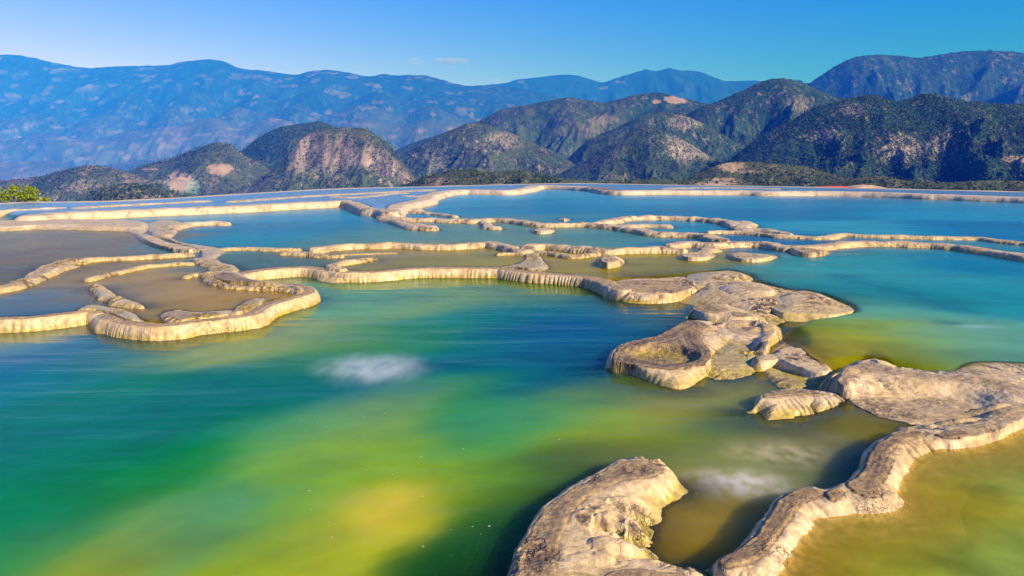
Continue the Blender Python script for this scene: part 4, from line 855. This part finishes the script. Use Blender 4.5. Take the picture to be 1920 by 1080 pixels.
hill("big_hill", [(1440, 215), (1490, 175), (1515, 158), (1540, 141), (1570, 122), (1600, 108.5), (1625, 104), (1650, 103), (1685, 104.5), (1720, 108.5), (1750, 104.5), (1800, 97), (1840, 95), (1890, 96.5), (1920, 100), (2000, 112), (2120, 150), (2300, 210)], 4200, 1900, -180, 520, 190, carve=0.4, spur=4.5, skew=0.1, pw=0.75, rock=0.22, green=0.58, seed=3, trees=6000, tsize=11)
hill("hill", [(740, 282), (790, 262), (840, 250), (880, 236), (900, 226), (935, 208), (970, 200), (1000, 195), (1030, 189), (1055, 184), (1070, 183), (1100, 188), (1130, 192), (1160, 186), (1190, 178), (1210, 175.5), (1240, 174), (1270, 182), (1320, 193), (1380, 205), (1450, 235), (1520, 270)], 3000, 1300, -150, 460, 170, carve=0.5, spur=5.5, skew=0.35, pw=0.95, rock=0.22, green=0.42, seed=4, trees=5000, tsize=8, patches=[(1266, 187, 24, 7, FD, .9), (1232, 191, 10, 4, FD, .8), (1130, 225, 26, 9, PK, .4), (1090, 245, 60, 14, PK, .3, .05)])
hill("hill", [(1240, 262), (1280, 222), (1310, 202), (1340, 192), (1370, 179), (1400, 166), (1420, 156), (1440, 150), (1465, 147), (1490, 150.5), (1510, 158), (1530, 167), (1570, 183), (1620, 200), (1680, 222), (1750, 250)], 2500, 800, -120, 380, 170, carve=0.48, spur=4.2, skew=0.3, pw=0.9, rock=0.25, green=0.52, seed=7, trees=5500, tsize=7, patches=[(1500, 195, 26, 16, RK, .45, .1)])
hill("hill", [(1020, 330), (1060, 300), (1100, 265), (1130, 250), (1160, 238), (1190, 222), (1235, 210), (1260, 213), (1290, 220), (1320, 232), (1360, 255), (1420, 285), (1480, 315)], 2150, 600, -110, 320, 130, carve=0.42, spur=4, skew=0.3, pw=0.95, rock=0.3, green=0.45, seed=8, trees=3500, tsize=6.5, patches=[(1285, 228, 36, 18, RK, .8, .05)])
hill("hill", [(980, 352), (1030, 335), (1080, 310), (1120, 288), (1160, 262), (1185, 246), (1211, 234), (1225, 237), (1250, 248), (1280, 262), (1310, 280), (1340, 298), (1380, 320), (1430, 345)], 1750, 520, -90, 380, 170, carve=0.38, spur=4, skew=0.35, pw=1.0, rock=0.3, green=0.4, seed=9, trees=5500, tsize=5.5, patches=[(1290, 275, 48, 30, RK, .85, .08), (1150, 260, 16, 12, RK, .5, .0)])
hill("hill", [(690, 345), (740, 300), (770, 282), (800, 264), (830, 250), (860, 238), (882, 230.5), (905, 231), (930, 238), (960, 250), (1000, 268), (1040, 285), (1080, 310), (1140, 350)], 2000, 640, -110, 400, 170, carve=0.4, spur=4.5, skew=0.35, pw=0.95, rock=0.4, green=0.36, seed=10, trees=5000, tsize=6, patches=[(940, 265, 36, 18, RK, .7, .05), (820, 300, 30, 26, RK, .5, .0)])
hill("hill", [(420, 330), (453, 284), (489, 256), (518, 241), (550, 234), (578, 230), (601, 228), (622, 236), (650, 250), (700, 275), (760, 310), (800, 340)], 2100, 600, -120, 320, 150, carve=0.3, spur=3.5, skew=0.2, pw=0.95, rock=0.12, green=0.5, seed=12, trees=3500, tsize=6.5)
hill("mesa", [(400, 372), (450, 356), (498, 338), (520, 318), (533, 303), (550, 282), (560, 266), (572, 252), (586, 246), (604, 241), (625, 239), (646, 238), (665, 240), (684, 241), (699, 250), (712, 258), (726, 267), (741, 286), (760, 308), (785, 332), (840, 352), (880, 368)], 1500, 420, -75, 460, 220, carve=0.28, spur=5, skew=0.15, pw=1.0, rock=0.4, green=0.3, seed=13, trees=5000, tsize=4.5, cliff=0.10, patches=[(655, 318, 40, 14, DG, .8), (690, 290, 40, 16, RK, .5, .05), (600, 325, 50, 12, RK, .4, .0)])
hill("hill", [(150, 385), (193, 345), (240, 322), (267, 311), (290, 305), (314, 300), (335, 292), (356, 284), (385, 273), (406, 267), (425, 270), (444, 281), (465, 295), (490, 308), (520, 330), (570, 360)], 1650, 560, -120, 380, 160, carve=0.3, spur=4.5, skew=0.25, pw=0.95, rock=0.3, green=0.28, seed=14, trees=3500, tsize=5, patches=[(412, 318, 24, 12, FD, .8), (338, 340, 26, 18, PK, .85), (362, 350, 14, 14, GR, .7), (280, 317, 16, 3, FD, .7)])
hill("hill", [(-200, 345), (-60, 340), (0, 338), (60, 334), (110, 322), (157, 311), (190, 312), (222, 318), (270, 335), (320, 360), (370, 390)], 1250, 420, -110, 320, 130, carve=0.35, spur=4.5, skew=0.25, pw=0.95, rock=0.4, green=0.18, seed=15, trees=2500, tsize=4, patches=[(160, 350, 30, 16, RK, .5, .05)])
hill("rocky_outcrop", [(165, 392), (180, 372), (190, 356), (205, 352), (222, 348), (237, 344), (260, 345), (281, 347), (300, 354), (326, 364), (380, 372), (450, 385)], 720, 120, -50, 260, 130, carve=0.4, spur=9, skew=0.0, pw=0.6, rock=0.9, green=0.1, seed=16, trees=900, tsize=3.2, cliff=0.18)
hill("wooded_ridge", [(1290, 345), (1330, 325), (1360, 306), (1400, 275), (1430, 254), (1449, 244), (1490, 222), (1526, 202), (1570, 190), (1612, 180), (1633, 178), (1655, 184), (1671, 189), (1700, 187), (1715, 182), (1730, 176.5), (1754, 176.5), (1775, 182), (1790, 187), (1834, 192), (1878, 195), (1920, 195), (2000, 200), (2100, 210), (2250, 260)], 1600, 640, -80, 640, 260, carve=0.5, spur=4.6, skew=0.45, pw=0.95, rock=0.2, green=0.62, seed=17, trees=13000, tsize=6, patches=[(1600, 205, 26, 14, RK, .6, .05), (1545, 255, 40, 14, RK, .75, .05), (1680, 280, 50, 30, RK, .8, .1), (1770, 275, 36, 34, RK, .7, .05), (1920, 300, 50, 8, FD, .7), (1730, 345, 50, 8, PK, .6)])
hill("low_hill", [(1240, 362), (1290, 335), (1330, 315), (1360, 306), (1390, 303), (1420, 304), (1449, 307), (1480, 309), (1508, 312), (1530, 318), (1552, 324), (1575, 332), (1594, 342), (1640, 362)], 850, 200, -40, 300, 120, carve=0.25, spur=5, skew=0.2, pw=0.9, rock=0.2, green=0.22, seed=18, trees=2600, tsize=3.2, patches=[(1372, 312, 28, 10, SD, .85), (1350, 338, 34, 5, FD, .7), (1400, 322, 30, 3, SD, .6)])
hill("wooded_strip", [(690, 372), (740, 352), (775, 340), (800, 331), (830, 322), (860, 318), (885, 318), (915, 323), (960, 320), (985, 319), (1010, 325), (1040, 332), (1090, 338), (1160, 338), (1240, 336), (1320, 338), (1400, 345), (1500, 352), (1560, 342), (1640, 330), (1700, 338), (1780, 342), (1850, 338), (1920, 340), (2050, 345), (2200, 370)], 620, 140, -30, 620, 90, carve=0.3, spur=8, skew=0.2, pw=0.9, rock=0.15, green=0.3, seed=19, trees=3200, tsize=3.2, patches=[(1340, 344, 40, 4, FD, .8), (820, 340, 30, 8, PK, .5)])

# valley floor out to the horizon
me = bpy.data.meshes.new("valley_floor")
me.from_pydata([(-15900, 62, -300), (15900, 62, -300), (15900, 14900, -300), (-15900, 14900, -300)], [], [(0, 1, 2, 3)]); me.update()
vf = bpy.data.objects.new("valley_floor", me); col.objects.link(vf); structure(vf)
me.materials.append(flat_material("valley_soil", (0.16, 0.13, 0.08), 0.95, 0.004))

# ================================================================ air
def box_mesh(name, lo, hi):
    v = [(x, y, z) for z in (lo[2], hi[2]) for y in (lo[1], hi[1]) for x in (lo[0], hi[0])]
    f = [(0, 2, 3, 1), (4, 5, 7, 6), (0, 1, 5, 4), (2, 6, 7, 3), (0, 4, 6, 2), (1, 3, 7, 5)]
    me = bpy.data.meshes.new(name); me.from_pydata(v, [], f); me.update()
    o = bpy.data.objects.new(name, me); col.objects.link(o); return o
hz = stuff(box_mesh("haze", (-16000, -400, -301), (16000, 15000, 1700)))
m, n_, l_ = new_mat("air")
out = n_.new("ShaderNodeOutputMaterial"); pv = n_.new("ShaderNodeVolumePrincipled")
pv.inputs["Color"].default_value = (0.008, 0.15, 1.0, 1)
pv.inputs["Absorption Color"].default_value = (0.7, 0.95, 1, 1)
pv.inputs["Density"].default_value = 0.00018
pv.inputs["Anisotropy"].default_value = -0.4
l_.new(pv.outputs[0], out.inputs["Volume"])
hz.data.materials.append(m)

# ================================================================ shrub, red strip, sand, cloud wisps
def leaf_mesh(name, parent, centres, n, size, mat, seed):
    r = np.random.RandomState(seed); V = []; Fc = []; T = []
    for k in range(n):
        cx, cy, cz, rad = centres[r.randint(len(centres))]
        p = np.array([cx, cy, cz]) + r.randn(3) * np.array([rad, rad, rad * 0.8]) * 0.55
        a = r.randn(3); a /= np.linalg.norm(a); b = np.cross(a, r.randn(3)); b /= np.linalg.norm(b)
        s = size * (0.6 + 0.8 * r.rand()); i = len(V)
        V += [p - a * s, p + b * s * 0.45, p + a * s, p - b * s * 0.45]; Fc.append((i, i + 1, i + 2, i + 3))
        g = r.rand(); c = np.array([0.09, 0.18, 0.012]) * (1 - g) + np.array([0.27, 0.32, 0.02]) * g
        T += [c] * 4
    o = make_mesh(name, np.array(V), np.array(Fc), {"tint": np.array(T)}, mat, smooth=False)
    o.parent = parent; return o
def tube(name, parent, pts, r0, r1, mat):
    V = []; Fc = []; K = 6
    for i, p in enumerate(pts):
        r = r0 + (r1 - r0) * i / (len(pts) - 1)
        for k in range(K):
            a = 2 * math.pi * k / K; V.append((p[0] + r * math.cos(a), p[1] + r * math.sin(a), p[2]))
    for i in range(len(pts) - 1):
        for k in range(K): Fc.append((i * K + k, i * K + (k + 1) % K, (i + 1) * K + (k + 1) % K, (i + 1) * K + k))
    o = make_mesh(name, np.array(V), np.array(Fc), None, mat); o.parent = parent; return o
sh = bpy.data.objects.new("shrub", None); col.objects.link(sh)
ex, ey = on_level(35, 380, Z2); ey += 1.6; ex *= 1.07
sh.location = (ex, ey, -1.0)
tag(sh, "bright yellow-green leafy shrub at the far left end of the terrace edge", "shrub")
leafmat = tint_material("shrub_leaves", nscale=3.0, lo=0.8, hi=1.2); bark = flat_material("shrub_bark", (0.16, 0.09, 0.05))
rnd = random.Random(3); cl = []
S_ = ey / FPX
for px, py, rr_ in ((-45, 366, 20), (-15, 366, 17), (8, 368, 14), (22, 362, 14), (35, 366, 14), (52, 365, 12), (70, 370, 10), (45, 372, 12), (68, 359, 7), (20, 373, 14), (78, 376, 6), (28, 353, 6), (48, 355, 6), (60, 375, 10)):
    x, z = at_dist(px, py, ey)
    cl.append((x - ex, rnd.uniform(-.25, .25), z + 1.0, rr_ * S_))
leaf_mesh("crown", sh, cl, 1500, 0.05, leafmat, 5)
for k in range(6):
    c = cl[k * 2]
    tube("stem", sh, [(0.1 * k - .3, 0, 0), ((0.1 * k - .3 + c[0]) / 2, c[1] / 2, c[2] * .6), (c[0], c[1], c[2] + .05)], 0.025, 0.008, bark)

def mound(name, px0, px1, py_base, hpx, z, mat, label, cat, depth):
    x0, y0 = on_level(px0, py_base, z); x1, y1 = on_level(px1, py_base, z)
    yc = (y0 + y1) / 2 ; x0 *= 1; h = hpx * yc / FPX
    nu, nv = 60, 16
    U, Vv = np.meshgrid(np.linspace(0, 1, nu), np.linspace(-1, 1, nv), indexing='ij')
    Z = z - 0.02 + h * np.sin(np.pi * U) ** 0.7 * np.sqrt(np.clip(1 - Vv ** 2, 0, 1)) * (1 + 0.3 * fbm(U * 6, Vv * 2 + px0, 3))
    V = np.column_stack([(x0 + (x1 - x0) * U).ravel(), (yc + depth * Vv).ravel(), Z.ravel()])
    o = make_mesh(name, V, grid_faces(nu, nv), None, mat); tag(o, label, cat); return o
mound("red_strip", 1530, 1600, 350.0, 2.0, Z2, flat_material("red_cover", (0.65, 0.05, 0.03), 0.7, 1.0), "low bright red strip lying on the far terrace edge, left of the sand heap", "cover", 0.5)
mound("sand_heap", 1592, 1650, 350.5, 4.5, Z2, flat_material("sand", (0.50, 0.36, 0.19), 0.95, 3.0), "low buff sand heap on the far terrace edge, right of the red strip", "heap", 0.8)

def cloud(px, py, w, h, dens, seed, label):
    D = 15500.0
    x, z = at_dist(px, py, D); s = D / FPX
    o = box_mesh("cloud", (-w * s, -w * s * .5, -h * s), (w * s, w * s * .5, h * s)); o.location = (x, D + w * s * .6 + 300, z)
    m, n, l = new_mat("cloud_vapour")
    out = n.new("ShaderNodeOutputMaterial"); pv = n.new("ShaderNodeVolumePrincipled"); pv.inputs["Color"].default_value = (0.95, 0.93, 0.95, 1)
    tc = n.new("ShaderNodeTexCoord"); mp = n.new("ShaderNodeMapping"); mp.inputs["Location"].default_value = (-1, -1, -1); mp.inputs["Scale"].default_value = (2, 2, 2)
    l.new(tc.outputs["Generated"], mp.inputs["Vector"])
    ln = n.new("ShaderNodeVectorMath"); ln.operation = 'LENGTH'; l.new(mp.outputs[0], ln.inputs[0])
    no = n.new("ShaderNodeTexNoise"); no.inputs["Scale"].default_value = 1.6; no.inputs["Detail"].default_value = 4; no.noise_dimensions = '4D'; no.inputs["W"].default_value = seed
    l.new(mp.outputs[0], no.inputs["Vector"])
    s1 = n.new("ShaderNodeMath"); s1.operation = 'MULTIPLY_ADD'; l.new(no.outputs["Fac"], s1.inputs[0]); s1.inputs[1].default_value = 2.0; s1.inputs[2].default_value = -0.35
    s2 = n.new("ShaderNodeMath"); s2.operation = 'SUBTRACT'; l.new(s1.outputs[0], s2.inputs[0]); l.new(ln.outputs["Value"], s2.inputs[1])
    s3 = n.new("ShaderNodeMath"); s3.operation = 'MULTIPLY'; s3.use_clamp = False; l.new(s2.outputs[0], s3.inputs[0]); s3.inputs[1].default_value = dens
    s4 = n.new("ShaderNodeMath"); s4.operation = 'MAXIMUM'; l.new(s3.outputs[0], s4.inputs[0]); s4.inputs[1].default_value = 0.0
    l.new(s4.outputs[0], pv.inputs["Density"]); l.new(pv.outputs[0], out.inputs["Volume"])
    o.data.materials.append(m)
    stuff(o); o["label"] = label
    return o
cloud(772, 110, 20, 11, 0.018, 1.0, "small white puff of cloud over the far range")
cloud(842, 107, 46, 10, 0.011, 2.3, "thin pale streak of cloud right of the white puff")
cloud(932, 147, 22, 6, 0.010, 5.1, "faint wisp of cloud low over the ridge")
# tiny flecks of foam and grit drifting on the green pool
fr = np.random.RandomState(4); fv = []; ff = []
for k in range(70):
    px_, py_ = 560 + 700 * fr.rand(), 760 + 300 * fr.rand()
    if px_ > 930 and py_ > 850: continue
    cx_, cy_ = on_level(px_, py_, Z0); r_ = 0.0015 + 0.003 * fr.rand() ** 3; i_ = len(fv); a0_ = fr.rand() * 6
    fv += [(cx_ + r_ * (1 + .8 * (q_ % 2)) * math.cos(a0_ + q_), cy_ + r_ * math.sin(a0_ + q_), Z0 + 0.004) for q_ in range(6)]; ff.append(tuple(range(i_, i_ + 6)))
stuff(make_mesh("foam_flecks", np.array(fv), np.array(ff), None, flat_material("foam", (0.75, 0.78, 0.72)), smooth=False))
print("tris", sum(len(o.data.polygons) * 2 for o in scene.objects if o.type == 'MESH'))
